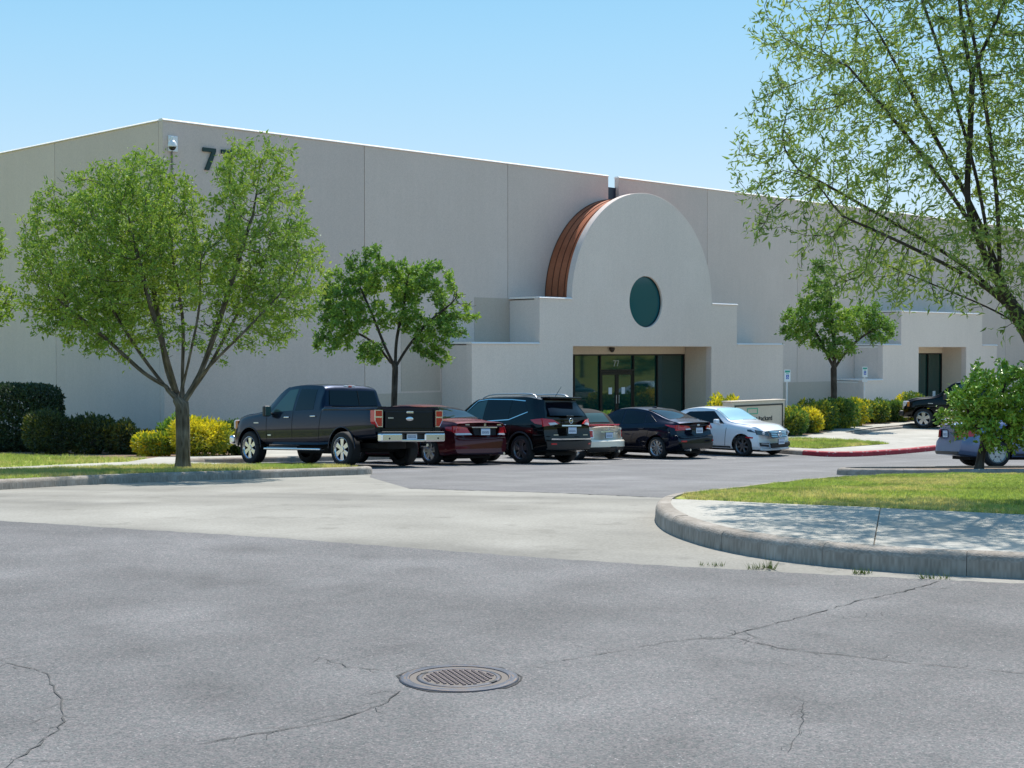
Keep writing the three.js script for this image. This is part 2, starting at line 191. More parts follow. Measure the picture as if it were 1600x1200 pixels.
sheet('planting_bed', [[-9.1, 36.5], [-9.3, 38.3], [-6.9, 40.5], [4, 51.5], [4.5, 60.5], [-10.98, 46], [-38, 73], [-45, 70], [-14.3, 41.3], [-11.2, 38.6]], 0.118, mDirt, { edge: 2 });
// walk in front of the entrances
sheet('walkway', [...walkIn, [14.5, 48.2], [14.2, 50.1], [12.6, 51.7], [12.4, 54.3], [14.4, 57.7], [20, 64], [30, 74], [27, 84], [4.4, 61.2], [-9, 47], [-6.9, 40.5]], 0.13, mConc, { edge: 2 });
sheet('lawn', [[8.3, 46.8], [8.76, 45.7], [9.47, 45.05], [10.77, 46.2], [12.32, 47.5], [11.45, 49.2], [9.9, 50.4], [8.6, 49]], 0.142, mTurf, { edge: 1.5 });
sheet('planting_bed', [[9.2, 51.6], [10.6, 52.4], [12, 54.8], [12.6, 57.6], [17.3, 62.4], [18.5, 66.5], [12, 62.5], [8, 56]], 0.140, mDirt, { edge: 2 });
sheet('loading_bay', [[13.9, 46.2], [60, 44], [60, 88], [32, 76], [14.4, 57.7], [12.6, 53], [14.4, 50.1]], 0.004, mConc, { edge: 3 });
// grass bank beyond the right end of the lot, which the door glass mirrors
sheet('lawn', [[38, 30], [70, 20], [90, 90], [44, 76]], 0.10, mTurf, { edge: 4 });
{ const g = new THREE.PlaneGeometry(90, 40, 40, 12); g.rotateX(-Math.PI / 2); const p = g.attributes.position, uv = g.attributes.uv; for (let i = 0; i < p.count; i++) { const x = p.getX(i), z = p.getZ(i), s = sst(-20, 14, z); uv.setXY(i, x, z); p.setY(i, s * 9 + fbm(x * 0.1 + 5, z * 0.1 + 5, 8, 3) * 1.2 * s); } g.computeVertexNormals(); g.rotateY(Math.PI / 2); g.translate(70, LOW + 0.1, -62); struct('hill', g, new THREE.MeshStandardMaterial({ map: turfMap, roughness: 0.95, color: new THREE.Color().setRGB(0.5, 0.52, 0.5) })); }
// the near island
const lawnFront = [[1.93, 15.62], [2.66, 15.11], [3.83, 14.53], [4.85, 13.95], [7, 12.9], [10.2, 11.4]];
const backIn = islIn.filter(([x, d]) => d > 15.9);
const islandLawn = [...backIn, ...lawnFront, [10.2, 23.4]];
sheet('lawn', islandLawn, 0.165, mTurf, { edge: 1 });
{ // concrete walk of the island, in slabs with open joints
  const root = new THREE.Group(); root.name = numbered('sidewalk'); root.userData.kind = 'structure'; scene.add(root);
  const front = islIn.filter(([x, d]) => d <= 15.9), F = new THREE.CatmullRomCurve3(front.map(([x, d]) => V(x, 0, d))), B = new THREE.CatmullRomCurve3(lawnFront.map(([x, d]) => V(x, 0, d)));
  const fu = [0, 0.14, 0.37, 0.52, 0.68, 0.84, 1], bu = [0, 0.02, 0.22, 0.47, 0.7, 0.86, 1];
  for (let i = 0; i < fu.length - 1; i++) {
    const poly = []; for (let k = 0; k <= 10; k++) { const p = F.getPointAt(lerp(fu[i] + 0.0005, fu[i + 1] - 0.0005, k / 10)); poly.push([p.x, p.z]); }
    for (let k = 10; k >= 0; k--) { const p = B.getPointAt(lerp(bu[i] + 0.0004, bu[i + 1] - 0.0004, k / 10)); poly.push([p.x, p.z]); }
    sheet('slab', poly, 0.176 + (i % 2) * 0.004, mConc, { edge: 0.8, parent: root });
  }
  sheet('joint_bed', [...front, ...lawnFront.slice().reverse()], 0.166, std(0.16, 0.145, 0.12, 1), { edge: 1, parent: root });
}
sheet('planting_bed', [[12, 29.6], [8.2, 29.0], [6.8, 28.65], [6.45, 28.2], [6.62, 27.82], [7.3, 27.62], [9, 27.47], [12, 27.37]], 0.10, mDirt, { edge: 1 });
// painted bay lines
const mPaint = new THREE.MeshStandardMaterial({ map: tex(256, 1, (u, v) => { const l = fbm(u * 12, v * 12, 131, 4, 12); return l > 0.6 ? [150, 150, 152] : [222, 221, 214]; }), roughness: 0.8 });
const HX = -0.7071, HD = 0.7071;
for (const [x, D] of [[-1.05, 34.1], [0.75, 35.95], [2.55, 37.75], [4.4, 39.6], [6.35, 41.4]]) struct('bay_line', (() => { const L = 5.2, w = 0.05, q = [[x + w * HD, D + w * HD], [x - w * HD, D - w * HD], [x - w * HD + L * HX, D - w * HD + L * HD], [x + w * HD + L * HX, D + w * HD + L * HD]]; let g = new THREE.ShapeGeometry(new THREE.Shape(q.map(([a, b]) => new THREE.Vector2(a, b)))); g = new TessellateModifier(0.8, 6).modify(g.toNonIndexed()); const p = g.attributes.position, uv = g.attributes.uv; for (let i = 0; i < p.count; i++) { const a = p.getX(i), d = p.getY(i); uv.setXY(i, a, d); p.setXYZ(i, a, G(d) + 0.006, -d); } g.computeVertexNormals(); return g; })(), mPaint);

// ---------- manhole ----------
{
  const m = thing('manhole_cover', 'round cast iron manhole cover with raised grid set in the asphalt street', 'manhole cover', -0.28, 0.010, -7.68, 0.35);
  const iron = new THREE.MeshStandardMaterial({ map: tex(128, 0.25, (u, v) => { const l = fbm(u * 6, v * 6, 141, 4, 6), a = vn(u * 40, v * 40, 143, 40); const g = 74 + (l - 0.5) * 50 + (a - 0.5) * 30; return l > 0.62 ? [g + 20, g + 6, g - 4] : [g, g + 4, g + 14]; }), roughness: 0.62, metalness: 0.35 }), dust = std(0.17, 0.145, 0.125, 0.9);
  const ring = (r0, r1, h) => new THREE.LatheGeometry([[r0, -0.02], [r0, h - 0.002], [r0 + 0.004, h], [r1 - 0.012, h], [r1, h - 0.006], [r1, -0.02]].map(([a, b]) => new THREE.Vector2(a, b)), 64);
  part('frame', ring(0.262, 0.318, 0.009), iron, m); part('cover_rim', ring(0.196, 0.226, 0.008), iron, m);
  part('dirt_ring', new THREE.LatheGeometry([[0.226, 0.0045], [0.262, 0.0045]].map(([a, b]) => new THREE.Vector2(a, b)), 64), dust, m);
  part('asphalt_collar', ribbon(Array.from({ length: 25 }, (_, i) => [Math.cos(i / 24 * 6.2832) * 0.322, Math.sin(i / 24 * 6.2832) * 0.322]), 0.012, 0.003, 171, 0.03), std(0.055, 0.052, 0.05, 1), m);
  part('cover_plate', new THREE.CylinderGeometry(0.2, 0.2, 0.02, 48).translate(0, -0.004, 0), dust, m);
  const k = []; for (let i = -6; i <= 6; i++) for (let j = -6; j <= 6; j++) { const x = i * 0.029, z = j * 0.029; if (Math.hypot(x, z) < 0.183) k.push(rbox(0.018, 0.008, 0.018, 0.003, x, 0.0085, z, 1)); }
  const s = part('grip_studs', k, new THREE.MeshStandardMaterial({ map: tex(128, 0.2, (u, v) => { const l = fbm(u * 8, v * 8, 151, 4, 8); const g = 92 + (l - 0.5) * 80; return [g + 12, g, g]; }), roughness: 0.75, metalness: 0.2 }), m); s.userData.kind = 'stuff';
  for (const a of [0.7, 3.9]) part('lifting_slot', box(0.05, 0.004, 0.02, 0, 0.0085, 0.21).rotateY(a), mBlack, m);
}

// ---------- the warehouse ----------
const font = await new FontLoader().loadAsync('fonts/droid/droid_sans_bold.typeface.json');
const fontR = await new FontLoader().loadAsync('fonts/droid/droid_sans_regular.typeface.json').catch(() => font);
const text = (s, size, depth, f = font) => { const g = new TextGeometry(s, { font: f, size, depth, curveSegments: 6, bevelEnabled: false }); g.computeBoundingBox(); return g; };
const uvBox = (g) => { // uv in metres from the dominant axis
  g = g.index ? g.toNonIndexed() : g; const p = g.attributes.position, n = g.attributes.normal, uv = new Float32Array(p.count * 2);
  for (let i = 0; i < p.count; i++) { const a = Math.abs(n.getX(i)), b = Math.abs(n.getY(i)), c = Math.abs(n.getZ(i)); const [u, v] = a > b && a > c ? [p.getZ(i), p.getY(i)] : b > c ? [p.getX(i), p.getZ(i)] : [p.getX(i), p.getY(i)]; uv[i * 2] = u; uv[i * 2 + 1] = v; }
  g.setAttribute('uv', new THREE.BufferAttribute(uv, 2)); return g;
};
function copingBar(len, deep, h, ch = 0.07) { // a cap with sloped shoulders, along x
  const s = new THREE.Shape(); s.moveTo(-deep / 2, 0); s.lineTo(deep / 2, 0); s.lineTo(deep / 2, h * 0.3); s.lineTo(deep / 2 - ch, h); s.lineTo(-deep / 2 + ch, h); s.lineTo(-deep / 2, h * 0.3); s.closePath();
  return uvBox(new THREE.ExtrudeGeometry(s, { depth: len, bevelEnabled: false }).rotateY(Math.PI / 2).translate(-len / 2, 0, 0));
}
const ubox = (...a) => uvBox(box(...a)), urbox = (...a) => uvBox(rbox(...a));
const B = thing('warehouse', 'large pale stucco warehouse with arched entrance portal behind the parked cars', 'building', -10.98, LOW, -46, Math.PI / 4);
const WH = 10.4;
{
  part('core_wall', [ubox(0.22, WH - 0.4, 62, 0.35, WH / 2 - 0.1, -31.4), ubox(95, WH - 1.0, 0.22, 47.9, WH / 2 - 0.5, -0.35)], mSeal, B);
  part('flat_roof', ubox(95, 0.2, 61.5, 47.9, WH - 0.75, -31.2), std(0.5, 0.5, 0.48, 0.9), B);
  const joints = [0, 8.15, 15.3, 21.22]; // right facade, up to the parapet slot
  const after = [21.86, 27.95, 35.1, 42.3, 49.5, 56.7, 63.9, 71.1, 78.3, 85.5, 92.7];
  const dj = [0, 7.0, 14.2, 21.4, 28.6, 35.8, 43, 50.2, 57.4];
  const panel = (x0, x1, i) => { part('wall_panel', urbox(x1 - x0 - 0.022, WH, 0.24, 0.012, (x0 + x1) / 2, WH / 2, -0.12, 1), [mWallB, mWall, mWallC][i % 3], B); part('coping', copingBar(x1 - x0 - 0.01, 0.32, 0.07).translate((x0 + x1) / 2, WH + 0.002, -0.12), mCoping, B); };
  for (let i = 0; i < joints.length - 1; i++) panel(joints[i] + (i ? 0 : 0.0), joints[i + 1], i);
  for (let i = 0; i < after.length - 1; i++) panel(after[i], after[i + 1], i);
  for (let i = 0; i < dj.length - 1; i++) { const a = -dj[i] - (i ? 0 : 0.245), b = -dj[i + 1]; part('wall_panel', urbox(0.24, WH, a - b - 0.022, 0.012, 0.132, WH / 2, (a + b) / 2, 1), [mWallB, mWall, mWallC][i % 3], B); part('coping', copingBar(a - b - 0.01, 0.32, 0.07).rotateY(Math.PI / 2).translate(0.132, WH + 0.002, (a + b) / 2), mCoping, B); }
  part('panel_joint', box(0.05, WH - 0.05, 0.01, 8.15, WH / 2, -0.06), mJoint, B);
  // parapet slot over the entrance, with a dark louvre set back in it
  part('wall_panel', ubox(0.62, WH - 1.2, 0.2, 21.54, (WH - 1.2) / 2, -0.14), mWall, B);
  part('slot_louvre', box(0.63, 0.9, 0.06, 21.54, WH - 0.85, -0.19), std(0.012, 0.02, 0.045, 0.35), B);
  // darker painted base course and blocks beside the portals
  for (const g of [ubox(3.6, 1.62, 0.012, 9.98, 0.81, 0.008), ubox(1.9, 2.35, 0.012, 10.78, 2.86, 0.008), ubox(6.9, 1.62, 0.012, 34.9, 0.81, 0.008)]) part('base_course', g, mWains, B);
  part('accent_block', ubox(1.84, 1.78, 0.014, 14.43, 4.3, 0.009), mWains, B);
  // street number
  const d1 = text('7', 0.72, 0.06), d2 = text('7', 0.72, 0.06);
  part('number_digit', d1.translate(1.42, 8.98, 0.012), mGreenPaint, B); part('number_digit', d2.translate(2.12, 8.98, 0.012), mGreenPaint, B);
  part('conduit', bar(V(0.32, 4.5, 0.03), V(0.32, 9.55, 0.03), 0.028), std(0.2, 0.18, 0.16, 0.7), B);
  part('roof_hatch', rbox(1.5, 0.5, 1.0, 0.03, 9.6, WH - 0.2, -1.5), std(0.45, 0.42, 0.4, 0.8), B);
}
function glazing(name, x0, x1, y1, z, parent, muls, doorSpan) { // storefront: outer frame, mullions, a pane in each bay
  const r = new THREE.Group(); r.name = name; parent.add(r);
  const f = 0.06; part('frame', [box(x1 - x0, f, 0.12, (x0 + x1) / 2, y1 - f / 2, z), box(x1 - x0, 0.1, 0.12, (x0 + x1) / 2, 0.19, z), ...[x0 + f / 2, ...muls, x1 - f / 2].map((x) => box(f, y1 - f - 0.24, 0.118, x, 0.24 + (y1 - f - 0.24) / 2, z))], mFrame, r);
  const xs = [x0, ...muls, x1];
  for (let i = 0; i < xs.length - 1; i++) { const a = xs[i] + 0.03, b = xs[i + 1] - 0.03, door = doorSpan && xs[i] === doorSpan[0], y0 = door ? 2.36 : 0.24; part('pane', box(b - a, y1 - 0.06 - y0, 0.012, (a + b) / 2, (y1 - 0.06 + y0) / 2, z - 0.02), mGlass, r); }
  return r;
}
function doorLeaf(x0, x1, y1, z, hinge, parent, notice) {
  const d = new THREE.Group(); d.name = 'door'; parent.add(d); const w = x1 - x0, m = (x0 + x1) / 2;
  part('door_frame', [box(0.1, y1 - 0.16, 0.05, x0 + 0.05, 0.16 + (y1 - 0.16) / 2, z), box(0.1, y1 - 0.16, 0.05, x1 - 0.05, 0.16 + (y1 - 0.16) / 2, z), box(w - 0.2, 0.13, 0.05, m, y1 - 0.065, z), box(w - 0.2, 0.22, 0.05, m, 0.27, z)], mFrame, d);
  part('pane', box(w - 0.2, y1 - 0.51, 0.012, m, (y1 - 0.13 + 0.38) / 2, z - 0.005), mGlass, d);
  part('handle', bar(V(hinge < 0 ? x1 - 0.08 : x0 + 0.08, 0.95, z + 0.06), V(hinge < 0 ? x1 - 0.08 : x0 + 0.08, 1.3, z + 0.06), 0.013), mGalv, d);
  if (notice) part('paper_notice', box(0.216, 0.279, 0.003, m + (hinge < 0 ? 0.1 : -0.1), 1.48, z + 0.006), mPaper, d);
}
{ // main entrance portal: stepped front, semicircular gable, barrel roof of copper strips
  const C = 21.65, P = new THREE.Group(); P.name = 'portal'; B.add(P);
  const s = new THREE.Shape(); s.moveTo(-9.84, 0); s.lineTo(-9.84, 3.4); s.lineTo(-6.28, 3.4); s.lineTo(-6.28, 5.15); s.lineTo(-4.46, 5.15);
  s.absarc(0, 5.15, 4.46, Math.PI, 0, true); s.lineTo(6.28, 5.15); s.lineTo(6.28, 3.4); s.lineTo(9.84, 3.4); s.lineTo(9.84, 0); s.lineTo(4.46, 0); s.lineTo(4.46, 3.34); s.lineTo(-4.42, 3.34); s.lineTo(-4.42, 0); s.closePath();
  const hole = new THREE.Path(); hole.absarc(0.03, 5.17, 1.06, 0, Math.PI * 2, false); s.holes.push(hole);
  const g = new THREE.ExtrudeGeometry(s, { depth: 0.28, bevelEnabled: true, bevelThickness: 0.012, bevelSize: 0.010, bevelSegments: 1, curveSegments: 64 }); g.translate(C, 0, 1.37);
  part('portal_front', g, mPortal, P);
  for (const q of [-1, 1]) { part('return_wall', ubox(0.22, 3.36, 1.35, C + q * 9.725, 1.68, 0.69), mPortal, P); part('return_wall', ubox(0.22, 1.7, 1.35, C + q * 6.165, 4.25, 0.69), mPortal, P); }
  for (const q of [-1, 1]) { part('low_roof', ubox(3.4, 0.1, 1.36, C + q * 7.97, 3.335, 0.69), mCoping, P); part('low_roof', ubox(1.7, 0.1, 1.36, C + q * 5.3, 5.085, 0.69), mCoping, P); }
  const cap = (x0, x1, y, z0 = 0, z1 = 1.70) => part('coping', copingBar(x1 - x0, z1 - z0, 0.07, 0.08).translate((x0 + x1) / 2, y + 0.012, (z0 + z1) / 2 + 0.005), mCoping, P);
  cap(C - 9.88, C - 6.3, 3.4); cap(C + 6.3, C + 9.88, 3.4); cap(C - 6.32, C - 4.48, 5.15); cap(C + 4.48, C + 6.32, 5.15);
  part('soffit', ubox(8.84, 0.1, 1.36, C, 3.42, 0.69), mReveal, P);
  for (const x of [-4.5, 4.54]) part('recess_wall', ubox(0.16, 3.36, 1.36, C + x, 1.68, 0.69), mReveal, P);
  part('lintel', ubox(8.8, 0.35, 0.24, C + 0.01, 3.185, 0.13), mReveal, P);
  const barrel = new THREE.Group(); barrel.name = 'barrel_roof'; P.add(barrel);
  const arc = (r0, r1, z0, z1) => { const a = new THREE.Shape(); a.absarc(0, 0, r1, 0, Math.PI, false); a.absarc(0, 0, r0, Math.PI, 0, true); const q = new THREE.ExtrudeGeometry(a, { depth: z1 - z0, bevelEnabled: false, curveSegments: 48 }); return q.translate(C, 5.2, z0); };
  for (let i = 0; i < 4; i++) part('copper_strip', arc(4.16, 4.26, 0.02 + i * 0.338, 0.35 + i * 0.338), mCopper, barrel);
  for (let i = 0; i < 5; i++) part('standing_seam', arc(4.24, 4.285, 0.012 + i * 0.338, 0.028 + i * 0.338), mRib, barrel);
  const rw = new THREE.Group(); rw.name = 'round_window'; P.add(rw);
  part('pane', new THREE.CylinderGeometry(1.05, 1.05, 0.03, 64).rotateX(Math.PI / 2).translate(C + 0.03, 5.17, 1.52), mGlassRound, rw);
  part('frame', new THREE.TorusGeometry(1.045, 0.025, 8, 64).translate(C + 0.03, 5.17, 1.55), mFrame, rw);
  const D0 = 20.5, D1 = 22.62, st = glazing('storefront', C - 4.38, C + 4.42, 3.01, 0.16, P, [18.9, D0, D1, 24.2], [D0, D1]);
  part('transom_bar', box(D1 - D0 - 0.06, 0.08, 0.116, (D0 + D1) / 2, 2.33, 0.16), mFrame, st);
  const mid = (D0 + D1) / 2; doorLeaf(D0 + 0.035, mid - 0.004, 2.28, 0.17, -1, P, true); doorLeaf(mid + 0.004, D1 - 0.035, 2.28, 0.17, 1, P, true);
  part('glass_number', text('77', 0.26, 0.004).translate(mid - 0.22, 2.5, 0.152), std(0.3, 0.31, 0.27, 0.7), st);
}
{ // second entrance further along
  const C = 46.25, P = new THREE.Group(); P.name = 'portal'; B.add(P);
  const s = new THREE.Shape(); s.moveTo(-7.85, 0); s.lineTo(-7.85, 1.65); s.lineTo(-6.05, 1.65); s.lineTo(-6.05, 3.4); s.lineTo(-4.28, 3.4); s.lineTo(-4.28, 5.12); s.lineTo(4.3, 5.12); s.lineTo(4.3, 3.4); s.lineTo(6.05, 3.4); s.lineTo(6.05, 1.65); s.lineTo(7.85, 1.65); s.lineTo(7.85, 0); s.lineTo(2.55, 0); s.lineTo(2.55, 3.34); s.lineTo(-2.55, 3.34); s.lineTo(-2.55, 0); s.closePath();
  part('portal_front', new THREE.ExtrudeGeometry(s, { depth: 0.28, bevelEnabled: true, bevelThickness: 0.012, bevelSize: 0.010, bevelSegments: 1 }).translate(C, 0, 1.37), mPortal, P);
  const rets = []; for (const q of [-1, 1]) rets.push(ubox(0.22, 1.61, 1.35, C + q * 7.735, 0.805, 0.69), ubox(0.22, 1.7, 1.35, C + q * 5.935, 2.53, 0.69), ubox(0.22, 1.68, 1.35, C + q * 4.17, 4.26, 0.69));
  rets.forEach((g) => part('return_wall', g, mPortal, P));
  const cap = (x0, x1, y) => { part('coping', copingBar(x1 - x0, 1.7, 0.07, 0.08).translate((x0 + x1) / 2, y + 0.012, 0.855), mCoping, P); part('low_roof', ubox(x1 - x0 - 0.1, 0.08, 1.36, (x0 + x1) / 2, y - 0.06, 0.69), mCoping, P); };
  cap(C - 7.9, C - 6.06, 1.65); cap(C + 6.06, C + 7.9, 1.65); cap(C - 6.1, C - 4.3, 3.4); cap(C + 4.32, C + 6.1, 3.4); cap(C - 4.32, C + 4.34, 5.12);
  part('soffit', ubox(5.08, 0.1, 1.36, C, 3.42, 0.69), mReveal, P);
  for (const x of [-2.63, 2.63]) part('recess_wall', ubox(0.16, 3.36, 1.36, C + x, 1.68, 0.69), mReveal, P);
  part('lintel', ubox(5.08, 0.35, 0.24, C, 3.185, 0.13), mReveal, P);
  glazing('storefront', C - 2.54, C + 2.54, 3.01, 0.16, P, [C - 1.3, C, C + 1.05], null);
  part('paper_notice', box(0.3, 0.36, 0.003, C + 1.8, 0.75, 0.155), mPaper, P);
}
// cameras on the walls
{
  const c = thing('security_camera', 'white pole arm security camera hanging off the warehouse corner below the roof edge', 'security camera', -10.98, LOW + 9.55, -46, Math.PI / 4);
  part('mount_plate', rbox(0.34, 0.5, 0.05, 0.02, 0.36, 0.15, 0.03), mWhite, c);
  part('arm', [bar(V(0.3, 0.28, 0.05), V(0.12, 0.30, 0.38), 0.035), cyl(0.05, 0.05, 0.14, 12, 0.12, 0.24, 0.38)], mWhite, c);
  part('housing', new THREE.LatheGeometry([[0, 0.2], [0.07, 0.19], [0.12, 0.13], [0.14, 0.05], [0.15, 0.0], [0.13, -0.01], [0, -0.01]].map(([a, b]) => new THREE.Vector2(a, b)), 20).translate(0.12, 0, 0.38), mWhite, c);
  part('dome', new THREE.SphereGeometry(0.115, 20, 10, 0, Math.PI * 2, Math.PI / 2, Math.PI / 2).translate(0.12, -0.005, 0.38), phy(0.01, 0.01, 0.012, 0.06), c);
  const o = new THREE.Vector3(21.05, 3.02, 0.30).applyAxisAngle(V(0, 1, 0), Math.PI / 4).add(V(-10.98, LOW, -46));
  const e = thing('security_camera', 'small brown dome camera on the beige lintel above the glass entrance doors', 'security camera', o.x, o.y + 0.02, o.z, Math.PI / 4);
  part('housing', cyl(0.11, 0.12, 0.1, 16, 0, 0.2, 0.06), std(0.06, 0.045, 0.04, 0.5), e); part('dome', new THREE.SphereGeometry(0.1, 16, 8, 0, Math.PI * 2, Math.PI / 2, Math.PI / 2).translate(0, 0.15, 0.06), phy(0.02, 0.015, 0.014, 0.08), e);
  part('bracket', box(0.12, 0.1, 0.12, 0, 0.2, 0.0), std(0.06, 0.045, 0.04, 0.5), e);
}
// monument sign
{
  const s = thing('monument_sign', 'low beige monument sign with black border and company lettering beside the white car', 'sign', 9.55, LOW + 0.12, -52.0, Math.PI / 4);
  const mS = stucco(0.82, 0.78, 0.72);
  part('sign_body', urbox(3.1, 1.28, 0.42, 0.015, -1.55, 0.64, 0), mS, s); part('coping', urbox(3.16, 0.04, 0.46, 0.012, -1.55, 1.30, 0), mS, s);
  part('border', [box(2.86, 0.055, 0.02, -1.55, 1.15, 0.214), box(2.86, 0.055, 0.02, -1.55, 0.2, 0.214), box(0.055, 0.895, 0.02, -0.148, 0.675, 0.214), box(0.055, 0.895, 0.02, -2.952, 0.675, 0.214)], std(0.03, 0.03, 0.03, 0.6), s);
  const t = text('Hewlett Packard', 0.155, 0.012); const w = t.boundingBox.max.x; part('lettering', t.translate(-0.78 - w, 0.6, 0.21), std(0.02, 0.02, 0.022, 0.6), s);
  part('logo_bar', [box(0.62, 0.03, 0.012, -1.95, 1.04, 0.216), box(0.62, 0.03, 0.012, -1.95, 0.86, 0.216), box(0.03, 0.15, 0.012, -2.245, 0.95, 0.216), box(0.03, 0.15, 0.012, -1.655, 0.95, 0.216)], std(0.02, 0.38, 0.24, 0.5), s);
}
// accessible parking sign posts
const accessTex = (() => { const c = document.createElement('canvas'); c.width = 128; c.height = 192; const x = c.getContext('2d'); x.fillStyle = '#eef0f2'; x.fillRect(0, 0, 128, 192); x.fillStyle = '#3aa58c'; x.fillRect(10, 10, 108, 34); x.fillRect(34, 56, 60, 10); x.fillStyle = '#2050b4'; x.fillRect(34, 78, 60, 74); x.fillStyle = '#fff'; x.beginPath(); x.arc(60, 90, 6, 0, 7); x.fill(); x.strokeStyle = '#fff'; x.lineWidth = 6; x.beginPath(); x.moveTo(61, 98); x.lineTo(63, 118); x.lineTo(78, 118); x.lineTo(84, 136); x.stroke(); x.beginPath(); x.arc(62, 126, 14, 0.2, 4.2); x.stroke(); const t = new THREE.CanvasTexture(c); t.colorSpace = THREE.SRGBColorSpace; return t; })();
for (const [x, D, lab, low] of [[10.55, 56.0, 'accessible parking sign on thin white post next to the beige monument sign', 0], [15.75, 65.2, 'accessible parking sign on thin post before the second entrance, right of the slender tree', 1]]) {
  const p = thing('parking_sign', lab, 'sign', x, LOW + 0.13, -D, 0.5, 'accessible parking signs');
  part('post', box(0.05, 2.3, 0.05, 0, 1.15, 0), mWhite, p);
  part('sign_plate', box(0.30, 0.46, 0.006, 0, 2.07, 0.029), mWhite, p);
  part('sign_face', new THREE.PlaneGeometry(0.29, 0.45).translate(0, 2.07, 0.036), new THREE.MeshStandardMaterial({ map: accessTex, roughness: 0.5 }), p);
  if (low) part('lower_plate', box(0.30, 0.15, 0.006, 0, 1.7, 0.029), mWhite, p);
}

// ---------- vehicles ----------
// Local axes: x forward from the rear bumper, y up, z to the right-hand side.
function pchip(pts) { // smooth curve through the points that never overshoots
  const n = pts.length, h = [], d = [], m = new Array(n).fill(0);
  for (let i = 0; i < n - 1; i++) { h[i] = pts[i + 1][0] - pts[i][0]; d[i] = (pts[i + 1][1] - pts[i][1]) / h[i]; }
  for (let i = 1; i < n - 1; i++) if (d[i - 1] * d[i] > 0) { const a = 2 * h[i] + h[i - 1], b = h[i] + 2 * h[i - 1]; m[i] = (a + b) / (a / d[i - 1] + b / d[i]); }
  m[0] = d[0] ?? 0; m[n - 1] = d[n - 2] ?? 0;
  return (x) => { if (x <= pts[0][0]) return pts[0][1]; if (x >= pts[n - 1][0]) return pts[n - 1][1]; let i = 0; while (x > pts[i + 1][0]) i++; const t = (x - pts[i][0]) / h[i], t2 = t * t, t3 = t2 * t; return (2 * t3 - 3 * t2 + 1) * pts[i][1] + (t3 - 2 * t2 + t) * h[i] * m[i] + (3 * t2 - 2 * t3) * pts[i + 1][1] + (t3 - t2) * h[i] * m[i + 1]; };
}
const csg = new Evaluator(); csg.attributes = ['position', 'normal']; csg.useGroups = true;
const mTyre = std(0.016, 0.016, 0.017, 0.85), mUnder = std(0.01, 0.01, 0.01, 0.9), mChrome = std(0.70, 0.71, 0.74, 0.2, { metalness: 1 }), mAlloy = std(0.55, 0.56, 0.58, 0.28, { metalness: 0.9 }), mAlloyDark = std(0.2, 0.2, 0.21, 0.3, { metalness: 0.8 });
const mTint = phy(0.004, 0.006, 0.011, 0.04, { ior: 1.38 }), mTintSoft = phy(0.05, 0.095, 0.09, 0.04, { ior: 1.5 }), mRedLamp = phy(0.56, 0.018, 0.022, 0.15, { clearcoat: 0.7 }), mClearLamp = phy(0.62, 0.62, 0.64, 0.1, { clearcoat: 1 }), mAmber = phy(0.5, 0.16, 0.02, 0.15, { clearcoat: 1 }), mLampDark = phy(0.05, 0.06, 0.08, 0.06, { clearcoat: 1 });
const mSeam = std(0.004, 0.004, 0.005, 0.8), mGrey = std(0.06, 0.06, 0.062, 0.6);
const paint = (r, g, b, metal = 1, rough = 0.42) => phy(r, g, b, rough, { metalness: metal, clearcoat: metal === 0 ? 1 : 0.6, clearcoatRoughness: 0.03 });
const plateTex = (() => { const c = document.createElement('canvas'); c.width = 128; c.height = 64; const x = c.getContext('2d'), r = rng(8); x.fillStyle = '#d5dde8'; x.fillRect(0, 0, 128, 64); x.fillStyle = '#b3c2d8'; x.fillRect(0, 0, 128, 14); x.fillStyle = '#5a6a86'; for (let i = 0; i < 7; i++) x.fillRect(12 + i * 15, 22 + r() * 3, 10, 27); x.fillStyle = '#c3ccda'; for (let i = 0; i < 7; i++) x.fillRect(15 + i * 15, 27 + r() * 12, 5, 6); const t = new THREE.CanvasTexture(c); t.colorSpace = THREE.SRGBColorSpace; return t; })();
const mPlate = new THREE.MeshStandardMaterial({ map: plateTex, roughness: 0.45 });
function grid(fn, nu, nv, back) { // a thin shell fn(u, v) -> Vector3 with a skirt sunk by "back"
  const v = [], P = []; for (let j = 0; j <= nv; j++) { P.push([]); for (let i = 0; i <= nu; i++) P[j].push(fn(i / nu, j / nv)); }
  const q = (a, b, c, d) => { for (const p of [a, b, c, c, b, d]) v.push(p.x, p.y, p.z); };
  for (let j = 0; j < nv; j++) for (let i = 0; i < nu; i++) q(P[j][i], P[j][i + 1], P[j + 1][i], P[j + 1][i + 1]);
  if (back) { const s = (p) => p.clone().add(back); for (let i = 0; i < nu; i++) { q(P[0][i + 1], P[0][i], s(P[0][i + 1]), s(P[0][i])); q(P[nv][i], P[nv][i + 1], s(P[nv][i]), s(P[nv][i + 1])); } for (let j = 0; j < nv; j++) { q(P[j][0], P[j + 1][0], s(P[j][0]), s(P[j + 1][0])); q(P[j + 1][nu], P[j][nu], s(P[j + 1][nu]), s(P[j][nu])); } }
  const g = new THREE.BufferGeometry(); g.setAttribute('position', new THREE.Float32BufferAttribute(v, 3)); return toCreasedNormals(g, 0.6);
}
